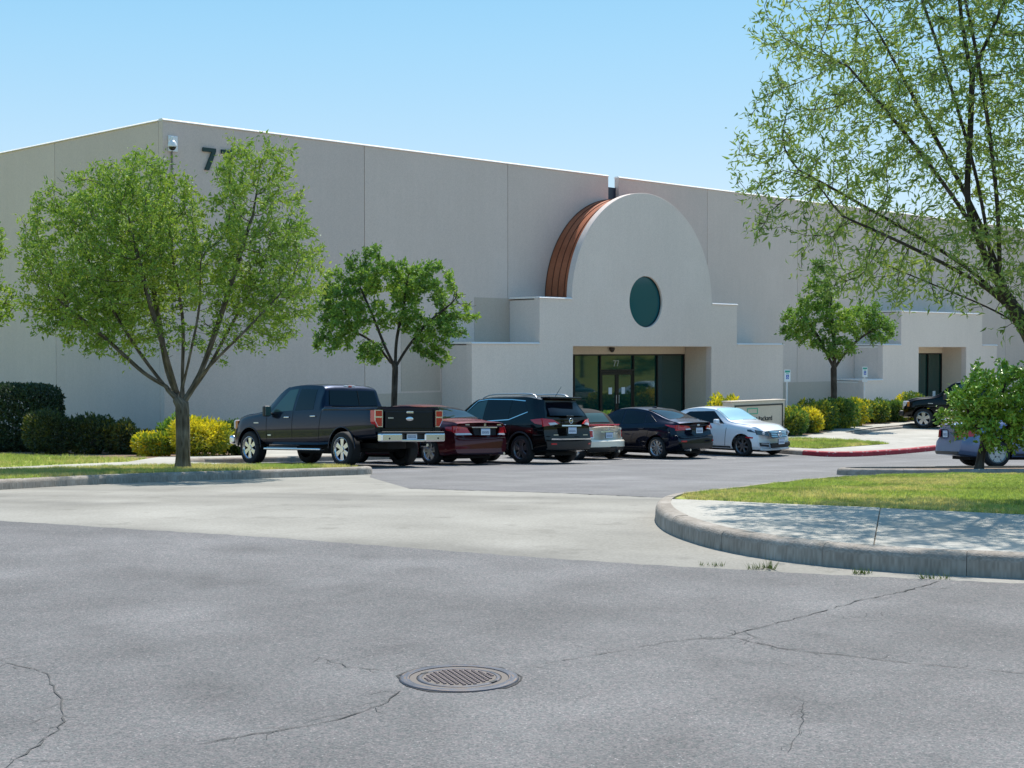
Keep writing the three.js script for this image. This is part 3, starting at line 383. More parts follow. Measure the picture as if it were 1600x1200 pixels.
function wheelParts(R, rimR, w, style) { // axis along z, outer face towards +z
  const v2 = (l) => l.map(([a, b]) => new THREE.Vector2(a, b));
  const tyre = new THREE.LatheGeometry(v2([[rimR - 0.012, -w / 2], [rimR + 0.02, -w / 2 - 0.004], [R - 0.045, -w / 2 - 0.01], [R - 0.012, -w / 2 + 0.012], [R, -w / 2 + 0.04], [R, w / 2 - 0.04], [R - 0.012, w / 2 - 0.012], [R - 0.045, w / 2 + 0.01], [rimR + 0.02, w / 2 + 0.004], [rimR - 0.012, w / 2]]), 40).rotateX(Math.PI / 2);
  const rim = [new THREE.LatheGeometry(v2([[rimR - 0.05, -w / 2 + 0.03], [rimR - 0.045, w / 2 - 0.06], [rimR - 0.018, w / 2 - 0.012], [rimR + 0.008, w / 2 + 0.006], [rimR + 0.006, w / 2 - 0.02]]), 40).rotateX(Math.PI / 2), cyl(0.065, 0.075, 0.05, 20).rotateX(Math.PI / 2).translate(0, 0, w / 2 - 0.035)];
  const n = style.n; for (let i = 0; i < n; i++) { const offs = style.pair ? [-0.16, 0.16] : [0]; for (const o of offs) { const sh = new THREE.Shape(); const a = style.w0, b = style.w1; sh.moveTo(-a, 0.05); sh.lineTo(a, 0.05); sh.lineTo(b, rimR - 0.025); sh.lineTo(-b, rimR - 0.025); sh.closePath(); rim.push(new THREE.ExtrudeGeometry(sh, { depth: 0.025, bevelEnabled: true, bevelSize: 0.006, bevelThickness: 0.006, bevelSegments: 1 }).translate(0, 0, w / 2 - 0.055).rotateZ(i / n * Math.PI * 2 + o)); } }
  const back = cyl(rimR - 0.04, rimR - 0.04, 0.01, 30).rotateX(Math.PI / 2).translate(0, 0, -w / 2 + 0.09);
  return { tyre, rim: merge(rim), back };
}
function vehicle(sp, { name, label, category, x, D, head, group }) {
  const root = thing(name, label, category, 0, 0, 0, 0, group);
  const L = sp.L, f = {}; for (const k of ['top', 'belt', 'bot', 'half', 'roof', 'rr', 'rf']) f[k] = pchip(sp[k]);
  const er = sp.er ?? 0.8, ef = sp.ef ?? 0.8, E = (x) => sst(er, 0, x), Ef = (x) => sst(L - ef, L, x);
  const sec = (x) => { // half section, from under the floor to the roof centre line
    const W = f.half(x), y0 = f.bot(x), b = Math.min(f.belt(x), f.top(x) - 0.02), t = f.top(x), h = t - b, Wb = W - (sp.shoulder ?? 0.07), Wr = Math.min(f.roof(x), Wb - 0.004), cr = sp.crown ?? 0.025, r = Math.min(0.06, h * 0.3), q = b - y0;
    return [[0, y0], [W - 0.22, y0], [W - 0.07, y0 + 0.03], [W - 0.025, y0 + 0.10], [W - 0.008, y0 + 0.22 * q], [W, y0 + 0.5 * q], [W - 0.006, y0 + 0.68 * q], [W - 0.022, y0 + 0.83 * q], [W - 0.035, y0 + 0.93 * q], [Wb, b], [lerp(Wb, Wr, 0.3) + 0.012, b + 0.3 * (h - r)], [lerp(Wb, Wr, 0.65) + 0.014, b + 0.65 * (h - r)], [Wr, t - r], [Wr - r * 0.35, t - r * 0.3], [Wr - r * 1.3, t], [Wr * 0.6, t + cr * 0.7], [Wr * 0.3, t + cr * 0.93], [0, t + cr]];
  };
  const shear = (x, y, z) => { const W = f.half(x), p = Math.min(1.2, Math.abs(z) / W) ** 4; return x + E(x) * (f.rr(y) + (sp.planR ?? 0.1) * p) - Ef(x) * (f.rf(y) + (sp.planF ?? 0.22) * p); };
  const xs = []; { const n = sp.n ?? 90; for (let i = 0; i <= n; i++) xs.push(L * i / n); for (const e of sp.keys ?? []) xs.push(e); xs.sort((a, b) => a - b); for (let i = xs.length - 1; i > 0; i--) if (xs[i] - xs[i - 1] < 0.004) xs.splice(i, 1); }
  const rows = xs.map((x) => sec(x).map(([z, y]) => [shear(x, y, z), y, z])), K = rows[0].length, v = [];
  const tri = (a, b, c) => v.push(...a, ...b, ...c), mir = ([x, y, z]) => [x, y, -z];
  for (let i = 0; i < rows.length - 1; i++) for (let k = 0; k < K - 1; k++) { const a = rows[i][k], b = rows[i + 1][k], c = rows[i][k + 1], d = rows[i + 1][k + 1]; tri(a, c, b); tri(b, c, d); tri(mir(a), mir(b), mir(c)); tri(mir(b), mir(d), mir(c)); }
  for (const [i, s] of [[0, 1], [rows.length - 1, -1]]) for (let k = 0; k < K - 1; k++) { const a = rows[i][k], c = rows[i][k + 1], A = mir(a), Cc = mir(c); const t = (p, q, r) => s > 0 ? tri(p, q, r) : tri(p, r, q); if (k > 0) t(a, A, c); t(A, Cc, c); }
  let g = new THREE.BufferGeometry(); g.setAttribute('position', new THREE.Float32BufferAttribute(v, 3)); g = toCreasedNormals(g, 0.62);
  // remove slivers before the boolean
  { const p = g.attributes.position, n = g.attributes.normal, P = [], N = []; const A = V(), Bq = V(), Cq = V(); for (let i = 0; i < p.count; i += 3) { A.fromBufferAttribute(p, i); Bq.fromBufferAttribute(p, i + 1); Cq.fromBufferAttribute(p, i + 2); if (Bq.clone().sub(A).cross(Cq.clone().sub(A)).length() < 1e-9) continue; for (let k = 0; k < 3; k++) { P.push(p.getX(i + k), p.getY(i + k), p.getZ(i + k)); N.push(n.getX(i + k), n.getY(i + k), n.getZ(i + k)); } } g = new THREE.BufferGeometry(); g.setAttribute('position', new THREE.Float32BufferAttribute(P, 3)); g.setAttribute('normal', new THREE.Float32BufferAttribute(N, 3)); }
  const Rw = sp.R, ax = [sp.xr, sp.xr + sp.wb], zc = f.half(sp.xr) - 0.13;
  let br = new Brush(g, sp.paint); br.updateMatrixWorld();
  const cuts = []; for (const X of ax) for (const s of [-1, 1]) { const c = cyl(Rw + sp.gap, Rw + sp.gap, 0.42, 40).rotateX(Math.PI / 2).translate(X, Rw + (sp.archUp ?? 0.01), s * (f.half(X) - 0.32 + 0.21 + 0.06)); cuts.push(c); }
  if (sp.bed) cuts.unshift(new THREE.BoxGeometry(sp.bed[1] - sp.bed[0], 0.553, sp.bed[2] * 2, 3, 1, 3).translate((sp.bed[0] + sp.bed[1]) / 2, sp.bed[3] + 0.2765, 0.061));
  for (const c of cuts) { const b2 = new Brush(c, mUnder); b2.updateMatrixWorld(); br = csg.evaluate(br, b2, SUBTRACTION); br.updateMatrixWorld(); }
  const body = shade(new THREE.Mesh(br.geometry, br.material)); body.name = 'body'; root.add(body);
  // ----- surface look-ups
  const zAt = (X, y) => { let x = X; for (let i = 0; i < 6; i++) x = X - (shear(x, y, f.half(clamp(x, 0, L)) - 0.05) - x); const s = sec(clamp(x, 0, L)); for (let k = 1; k < s.length - 1; k++) if (y <= s[k + 1][1] || k === s.length - 2) { const t = clamp((y - s[k][1]) / ((s[k + 1][1] - s[k][1]) || 1)); return lerp(s[k][0], s[k + 1][0], t); } };
  const side = (c, off, s, nu = 10, nv = 4) => { // c: [x0,y0],[x1,y1],[x2,y2],[x3,y3] = rear-low, front-low, rear-high, front-high
    const q = (u, w) => { const X = lerp(lerp(c[0][0], c[1][0], u), lerp(c[2][0], c[3][0], u), w), y = lerp(lerp(c[0][1], c[1][1], u), lerp(c[2][1], c[3][1], u), w); return V(X, y, s * (zAt(X, y) + off)); }; return grid(q, nu, nv, V(0, 0, -s * 0.03)); };
  const topSurf = (x0, x1, w0, w1, off, nu = 12, nv = 8) => { const q = (u, w) => { const x = lerp(x0, x1, u), hw = lerp(w0, w1, u), z = lerp(-hw, hw, w), t = f.top(x), Wr = f.roof(x), a = Math.abs(z) / Wr, cr = (sp.crown ?? 0.025), y = t + cr * (1 - a ** 2), sl = (f.top(x + 0.02) - f.top(x - 0.02)) / 0.04, l = Math.hypot(1, sl); return V(shear(x, y, z) - sl / l * off, y + off / l, z); }; return grid(q, nu, nv, V(0, -0.02, 0)); };
  const rearX = (y, z) => f.rr(y) + (sp.planR ?? 0.1) * Math.min(1.2, Math.abs(z) / f.half(0)) ** 4;
  const rear = (c, off, nu = 8, nv = 5) => { const q = (u, w) => { const z = lerp(lerp(c[0][0], c[1][0], u), lerp(c[2][0], c[3][0], u), w), y = lerp(lerp(c[0][1], c[1][1], u), lerp(c[2][1], c[3][1], u), w); return V(rearX(y, z) - off, y, z); }; return grid(q, nu, nv, V(0.04, 0, 0)); };
  const frontX = (y, z) => L - f.rf(y) - (sp.planF ?? 0.22) * Math.min(1.2, Math.abs(z) / f.half(L)) ** 4;
  const front = (c, off, nu = 8, nv = 5) => { const q = (u, w) => { const z = lerp(lerp(c[0][0], c[1][0], u), lerp(c[2][0], c[3][0], u), w), y = lerp(lerp(c[0][1], c[1][1], u), lerp(c[2][1], c[3][1], u), w); return V(frontX(y, z) + off, y, z); }; return grid(q, nu, nv, V(-0.04, 0, 0)); };
  const cabin = (x0, x1, k0, off, nu = 24) => { const kk = K - k0 - 1, q = (u, w) => { const x = lerp(x0, x1, u), s = sec(x), p = (w * 2 - 1) * kk, a = Math.abs(p), k = Math.min(kk - 1, Math.floor(a)), t = a - k, A = s[K - 1 - k], Bp = s[K - 2 - k], z = lerp(A[0], Bp[0], t) + off * (a / kk), y = lerp(A[1], Bp[1], t) + off * (1 - a / kk * 0.6); return V(shear(x, y, z), y, Math.sign(p || 1) * z); }; return grid(q, nu, kk * 2, V(0, -0.02, 0)); };
  const both = (n, fn, m) => { for (const s of [-1, 1]) part(n, fn(s), m, root); };
  const api = { root, part: (n, gg, m) => part(n, gg, m, root), side, topSurf, rear, front, rearX, frontX, zAt, cabin, both, f, sec };
  // seams between doors: narrow dark gaps
  const seam = (s, x0, y0, x1, y1) => side([[x0, y0], [x0 + 0.014, y0], [x1, y1], [x1 + 0.014, y1]], 0.0025, s, 1, 10);
  for (const [x0, y0, x1, y1] of sp.seams ?? []) both('door_gap', (s) => seam(s, x0, y0, x1, y1), mSeam);
  for (const [x, y] of sp.handles ?? []) both('door_handle', (s) => rbox(0.2, 0.032, 0.035, 0.012, x, y, s * (zAt(x, y) + 0.014)), sp.handleMat ?? sp.paint);
  for (const w of sp.windows ?? []) both('side_window', (s) => side(w.c, 0.004, s, 12, 6), w.m ?? mTint);
  if (sp.trim) both('window_trim', (s) => merge(sp.trim.map(([x0, y0, x1, y1]) => side([[x0, y0], [x1, y1], [x0, y0 + 0.022], [x1, y1 + 0.022]], 0.009, s, 12, 1))), mChrome);
  if (sp.shield) part('windshield', topSurf(sp.shield[0], sp.shield[1], sp.shield[2], sp.shield[3], 0.006), sp.shield[4] ?? mTint, root);
  if (sp.backlight) part('rear_window', topSurf(sp.backlight[0], sp.backlight[1], sp.backlight[2], sp.backlight[3], 0.006), mTint, root);
  if (sp.mirror) both('door_mirror', (s) => merge([rbox(0.13, sp.mirror[2] ?? 0.15, 0.2, 0.05, sp.mirror[0], sp.mirror[1] + 0.06, s * (zAt(sp.mirror[0], sp.mirror[1]) + 0.15)), rbox(0.07, 0.04, 0.14, 0.015, sp.mirror[0], sp.mirror[1], s * (zAt(sp.mirror[0], sp.mirror[1]) + 0.04))]), sp.mirrorMat ?? sp.paint);
  if (sp.mirrorGlass) both('mirror_glass', (s) => rbox(0.006, (sp.mirror[2] ?? 0.15) - 0.04, 0.16, 0.002, sp.mirror[0] - 0.067, sp.mirror[1] + 0.06, s * (zAt(sp.mirror[0], sp.mirror[1]) + 0.15)), sp.mirrorGlass);
  if (sp.sill) both('sill', (s) => side([[sp.xr + Rw + 0.1, f.bot(2) + 0.02], [sp.xr + sp.wb - Rw - 0.1, f.bot(2) + 0.02], [sp.xr + Rw + 0.1, f.bot(2) + 0.10], [sp.xr + sp.wb - Rw - 0.1, f.bot(2) + 0.10]], 0.006, s, 10, 2), sp.sill);
  // floor pan and wheels
  part('underbody', box(L - 0.9, 0.12, 1.1, L / 2, f.bot(L / 2) + 0.02, 0), mUnder, root);
  const wp = wheelParts(Rw, sp.rimR, sp.tw ?? 0.22, sp.rim);
  for (const X of ax) for (const s of [-1, 1]) {
    const w = new THREE.Group(); w.name = 'wheel'; w.position.set(X, Rw, s * zc); if (s < 0) w.rotation.y = Math.PI; root.add(w);
    part('tyre', wp.tyre, mTyre, w); part('rim', wp.rim, sp.rimMat ?? mAlloy, w); part('brake_disc', wp.back, mUnder, w);
  }
  sp.extra?.(api);
  // stand it on the sloping ground: four wheels touch
  const hl = Math.hypot(...head), h = V(head[0] / hl, 0, -head[1] / hl), slope = -(fall(D + 0.5) - fall(D - 0.5)), up = V(0, 1, slope).normalize();
  const fx = h.clone().sub(up.clone().multiplyScalar(h.dot(up))).normalize(), fz = fx.clone().cross(up);
  root.setRotationFromMatrix(new THREE.Matrix4().makeBasis(fx, up, fz));
  const mid = V(sp.xr + sp.wb / 2, 0, 0).applyQuaternion(root.quaternion); // x, D give the ground point under the middle of the wheelbase
  root.position.set(x - mid.x, G(D) + 0.004 - mid.y, -D - mid.z);
  return root;
}
const plate = (a, y, z = 0, front = false) => { const w = 0.305, h = 0.153, X = front ? a.frontX(y, z) + 0.022 : a.rearX(y, z) - 0.022; a.part('licence_plate', new THREE.PlaneGeometry(w, h).rotateY(front ? Math.PI / 2 : -Math.PI / 2).translate(X + (front ? 0.004 : -0.004), y, z), mPlate); a.part('plate_holder', box(0.018, h + 0.02, w + 0.02, X + (front ? -0.006 : 0.006), y, z), mPlastic); };
const badge = (a, y, z, r, m = mChrome, kind = 'ring') => { const X = a.rearX(y, z) - 0.008; a.part('badge', kind === 'ring' ? [new THREE.TorusGeometry(r, r * 0.2, 8, 24).rotateY(Math.PI / 2).translate(X, y, z), box(0.012, r * 0.42, r * 2.6, X, y, z)] : kind === 'oval' ? new THREE.SphereGeometry(r, 20, 12).scale(0.18, 0.62, 1.5).translate(X, y, z) : [box(0.01, r * 1.7, r * 0.34, X, y, z - r * 0.5), box(0.01, r * 1.7, r * 0.34, X, y, z + r * 0.5), box(0.01, r * 0.34, r, X, y, z)], m); };
const exhaust = (a, z, y = 0.3, x = 0.1) => a.part('exhaust_tip', cyl(0.035, 0.035, 0.2, 14).rotateZ(Math.PI / 2).translate(x, y, z), mChrome);

// ---- crew-cab pickup
const pickupSpec = (paintM, o = {}) => ({
  L: 5.9, wb: 3.68, xr: 1.22, R: 0.405, rimR: 0.27, tw: 0.27, gap: 0.075, archUp: 0.02, paint: paintM, crown: 0.02, shoulder: 0.05, n: 90, er: 0.3, ef: 0.9, planR: 0.03, planF: 0.18, keys: [1.98, 2.0, 2.03, 2.06, 2.09, 2.12, 2.16, 2.2],
  top: [[0, 1.36], [1.9, 1.38], [2.0, 1.39], [2.13, 1.82], [2.3, 1.90], [3.0, 1.93], [3.62, 1.885], [4.45, 1.33], [4.62, 1.28], [5.4, 1.21], [5.75, 1.12], [5.9, 1.02]],
  belt: [[0, 1.29], [2, 1.30], [4.4, 1.22], [5.4, 1.10], [5.9, 0.95]], bot: [[0, 0.66], [0.7, 0.62], [1.7, 0.5], [2.4, 0.47], [4.9, 0.47], [5.9, 0.42]], half: [[0, 0.97], [0.4, 0.99], [5.3, 0.99], [5.7, 0.95], [5.9, 0.88]],
  roof: [[0, 0.93], [1.95, 0.93], [2.1, 0.79], [2.3, 0.74], [3.6, 0.73], [4.45, 0.86], [5.9, 0.82]], rr: [[0.4, 0], [1.4, 0]], rf: [[0.3, 0.1], [0.6, 0], [0.9, 0.02], [1.25, 0.12]], bed: [0.0713, 1.8797, 0.8173, 0.8571],
  rim: o.rim ?? { n: 6, w0: 0.034, w1: 0.06 }, rimMat: mChrome,
  seams: [[2.1, 0.52, 2.02, 1.3], [3.13, 0.55, 3.13, 1.28], [4.16, 0.58, 4.2, 1.24]], handles: [[2.32, 1.17], [3.36, 1.15]], handleMat: mChrome,
  windows: [{ c: [[2.36, 1.33], [3.08, 1.31], [2.42, 1.80], [3.06, 1.83]] }, { c: [[3.18, 1.31], [4.06, 1.27], [3.17, 1.83], [3.53, 1.80]], m: mTintSoft }],
  shield: [3.68, 4.4, 0.66, 0.78, mTintSoft], mirror: [4.02, 1.24, 0.26], mirrorMat: mPlastic, mirrorGlass: phy(0.05, 0.11, 0.11, 0.05, { ior: 2 }),
  extra(a) {
    a.part('rear_window', grid((u, w) => { const y = lerp(1.43, 1.78, w); return V(lerp(2.018, 2.105, w) - 0.012, y, lerp(-0.72, 0.72, u) * lerp(1, 0.93, w)); }, 12, 6, V(0.03, 0, 0)), mTint);
    a.part('window_divider', bar(V(2.006, 1.43, 0.16), V(2.094, 1.78, 0.15), 0.012, 6), mSeam);
    a.part('third_brake_lamp', rbox(0.06, 0.06, 0.34, 0.02, 2.2, 1.875, 0), mClearLamp); a.part('brake_lamp_lens', rbox(0.02, 0.045, 0.1, 0.01, 2.166, 1.875, 0), mRedLamp);
    a.part('rear_bumper', [rbox(0.16, 0.2, 0.62, 0.04, -0.1, 0.68, -0.64), rbox(0.16, 0.2, 0.62, 0.04, -0.1, 0.68, 0.64), rbox(0.14, 0.06, 0.7, 0.02, -0.09, 0.61, 0)], mChrome);
    a.part('bumper_step', rbox(0.17, 0.05, 1.86, 0.02, -0.09, 0.79, 0), mPlastic); a.part('bumper_recess', rbox(0.08, 0.18, 0.7, 0.02, -0.05, 0.69, 0), mPlastic);
    a.part('licence_plate', new THREE.PlaneGeometry(0.305, 0.153).rotateY(-Math.PI / 2).translate(-0.125, 0.71, -0.02), mPlate); a.part('plate_holder', box(0.03, 0.17, 0.32, -0.108, 0.71, -0.02), mPlastic);
    for (const z of [-0.72, 0.72]) a.part('tow_hook_hole', cyl(0.022, 0.022, 0.01, 12).rotateZ(Math.PI / 2).translate(-0.181, 0.66, z), mBlack);
    a.part('tailgate_gap', [box(0.012, 0.55, 0.012, -0.003, 1.06, -0.77), box(0.012, 0.55, 0.012, -0.003, 1.06, 0.77), box(0.012, 0.012, 1.55, -0.003, 0.83, 0)], mSeam);
    a.part('tailgate_panel', rbox(0.02, 0.38, 1.4, 0.012, -0.006, 1.08, 0), paintM); a.part('tailgate_handle', rbox(0.03, 0.05, 0.2, 0.01, -0.024, 1.25, 0), mChrome);
    a.part('badge', new THREE.SphereGeometry(0.09, 20, 12).scale(0.2, 0.55, 1.25).translate(-0.018, 1.1, 0), o.badge ?? mChrome); a.part('tailgate_lettering', [0, 1, 2, 3, 4].map((i) => box(0.004, 0.03, 0.022, -0.0195, 1.12, -0.62 + i * 0.032)), mAlloy);
    a.both('tail_lamp', (s) => { const sh = new THREE.Shape(); sh.moveTo(0, 0.02); sh.lineTo(0.13, 0.0); sh.lineTo(0.2, 0.12); sh.lineTo(0.2, 0.36); sh.lineTo(0, 0.36); sh.closePath(); const q = new THREE.ExtrudeGeometry(sh, { depth: 0.14, bevelEnabled: true, bevelSize: 0.012, bevelThickness: 0.012, bevelSegments: 2 }); q.rotateY(-Math.PI / 2).translate(0.145, 0.92, 0.795); if (s < 0) q.scale(1, 1, -1); if (s < 0) { const p = q.attributes.position.array; for (let i = 0; i < p.length; i += 9) for (let k = 0; k < 3; k++) { const t = p[i + 3 + k]; p[i + 3 + k] = p[i + 6 + k]; p[i + 6 + k] = t; } q.computeVertexNormals(); } return q; }, mRedLamp);
    a.both('lamp_surround', (s) => merge([box(0.012, 0.016, 0.22, -0.012, 1.29, s * 0.9), box(0.012, 0.37, 0.016, -0.012, 1.1, s * 0.795), box(0.012, 0.22, 0.016, -0.012, 1.17, s * 1.0), bar(V(-0.008, 1.06, s * 1.0), V(-0.008, 0.93, s * 0.92), 0.008, 6), box(0.012, 0.03, 0.19, -0.012, 1.14, s * 0.895), box(0.012, 0.016, 0.12, -0.012, 0.925, s * 0.86)]), mChrome);
    a.both('running_board', (s) => rbox(2.25, 0.06, 0.16, 0.028, 3.05, 0.395, s * 1.0), mChrome);
    for (const X of [1.22, 4.9]) a.both('arch_lip', (s) => new THREE.TorusGeometry(0.485, 0.02, 6, 30, Math.PI).translate(X, 0.43, s * (a.f.half(X) - 0.008)), paintM);
    a.both('headlamp', (s) => rbox(0.34, 0.24, 0.24, 0.06, 5.60, 0.98, s * 0.76), mClearLamp); a.both('side_marker', (s) => rbox(0.1, 0.2, 0.06, 0.02, 5.52, 0.98, s * 0.92), mAmber);
    a.part('front_bumper', [rbox(0.2, 0.22, 1.84, 0.07, 5.82, 0.6, 0)], o.bumper ?? mChrome); a.part('grille', a.front([[-0.6, 0.76], [0.6, 0.76], [-0.6, 1.06], [0.6, 1.06]], 0.02), mChrome);
    a.both('fender_badge', (s) => rbox(0.2, 0.03, 0.012, 0.004, 4.62, 1.02, s * (a.zAt(4.62, 1.02) + 0.004)), mAlloy); a.both('door_badge', (s) => rbox(0.14, 0.035, 0.012, 0.004, 4.05, 0.72, s * (a.zAt(4.05, 0.72) + 0.004)), mAlloy);
    exhaust(a, 0.55, 0.5, 0.1); a.part('spare_wheel', cyl(0.33, 0.33, 0.2, 24, 0.62, 0.52, 0), mTyre); a.part('rear_axle', bar(V(1.22, 0.405, -0.7), V(1.22, 0.405, 0.7), 0.07), mUnder); a.part('fuel_tank', rbox(1.3, 0.22, 0.5, 0.06, 2.7, 0.40, -0.4), mUnder);
    if (o.strip) a.both('chrome_strip', (s) => a.side([[1.8, 0.72], [4.4, 0.72], [1.8, 0.77], [4.4, 0.77]], 0.01, s, 20, 1), mChrome);
  },
});
const navy = paint(0.004, 0.009, 0.026);
vehicle(pickupSpec(navy), { name: 'pickup_truck', label: 'dark blue crew cab pickup truck with chrome rear bumper, nearest parked vehicle', category: 'pickup truck', x: -4.48, D: 35.25, head: [-0.70, 0.715] });
vehicle(pickupSpec(paint(0.005, 0.005, 0.006), { strip: true, bumper: mPlastic, rim: { n: 5, w0: 0.05, w1: 0.075 } }), { name: 'pickup_truck', label: 'black pickup truck with chrome wheels behind the leafy small tree at right', category: 'pickup truck', x: 18.75, D: 59.0, head: [-0.86, 0.5] });

// ---- maroon sedan
const maroon = paint(0.085, 0.006, 0.012, 0.8);
const maroonCar = vehicle({
  L: 4.93, wb: 2.8, xr: 1.1, R: 0.325, rimR: 0.22, gap: 0.045, paint: maroon, er: 0.7, ef: 0.9, planR: 0.2, planF: 0.35,
  top: [[0, 1.0], [0.2, 1.035], [0.7, 1.065], [0.86, 1.09], [1.75, 1.405], [2.3, 1.46], [2.75, 1.45], [3.72, 1.06], [3.85, 1.02], [4.6, 0.86], [4.93, 0.7]], belt: [[0, 0.92], [0.9, 0.97], [2.4, 0.95], [3.8, 0.92], [4.93, 0.62]], bot: [[0, 0.26], [0.6, 0.2], [4.4, 0.19], [4.93, 0.22]],
  half: [[0, 0.86], [0.5, 0.915], [4.2, 0.92], [4.7, 0.86], [4.93, 0.75]], roof: [[0, 0.78], [0.86, 0.76], [1.75, 0.62], [2.75, 0.62], [3.75, 0.76], [4.93, 0.6]], rr: [[0.2, 0.1], [0.38, 0.02], [0.6, 0], [0.68, 0.04], [0.9, 0.09], [1.04, 0.07]], rf: [[0.2, 0.12], [0.45, 0], [0.7, 0.12]],
  rim: { n: 5, w0: 0.03, w1: 0.04, pair: true }, seams: [[1.55, 0.3, 1.35, 0.93], [2.5, 0.28, 2.5, 0.92], [3.55, 0.28, 3.62, 0.9]], handles: [[1.75, 0.83], [2.7, 0.81]],
  windows: [{ c: [[1.32, 1.0], [2.45, 0.985], [1.85, 1.35], [2.45, 1.40]] }, { c: [[2.53, 0.985], [3.5, 0.965], [2.53, 1.40], [2.85, 1.37]] }], shield: [2.9, 3.66, 0.58, 0.7, mTint], backlight: [0.92, 1.7, 0.68, 0.57], mirror: [3.3, 0.95], sill: mPlastic,
  extra(a) {
    a.both('tail_lamp', (s) => a.rear([[s * 0.48, 0.76], [s * 0.855, 0.77], [s * 0.56, 0.9], [s * 0.86, 0.94]], 0.012), mRedLamp); a.both('side_tail_lamp', (s) => a.side([[0.2, 0.78], [0.5, 0.84], [0.22, 0.93], [0.55, 0.92]], 0.008, s, 6, 3), mRedLamp); a.both('reverse_lamp', (s) => a.rear([[s * 0.44, 0.73], [s * 0.82, 0.72], [s * 0.48, 0.77], [s * 0.84, 0.77]], 0.014), mClearLamp);
    a.part('trunk_trim', a.rear([[-0.42, 0.895], [0.42, 0.895], [-0.42, 0.92], [0.42, 0.92]], 0.016), mChrome); a.part('plate_recess', a.rear([[-0.36, 0.72], [0.36, 0.72], [-0.38, 0.89], [0.38, 0.89]], 0.004), mSeam); plate(a, 0.8); badge(a, 0.965, 0, 0.045, mChrome, 'h');
    for (const z of [-0.55, 0.5]) a.part('badge', box(0.008, 0.022, 0.14, a.rearX(0.97, z) - 0.006, 0.97, z), mChrome);
    a.part('bumper_gap', a.rear([[-0.8, 0.655], [0.8, 0.655], [-0.8, 0.667], [0.8, 0.667]], 0.004), mSeam); exhaust(a, 0.6, 0.27, 0.12);
    a.both('headlamp', (s) => a.front([[s * 0.4, 0.58], [s * 0.7, 0.6], [s * 0.42, 0.7], [s * 0.7, 0.72]], 0.01), mClearLamp);
  },
}, { name: 'sedan', label: 'maroon sedan parked between the dark blue pickup and the black hatchback SUV', category: 'car', x: -2.37, D: 36.9, head: [-0.707, 0.707] });

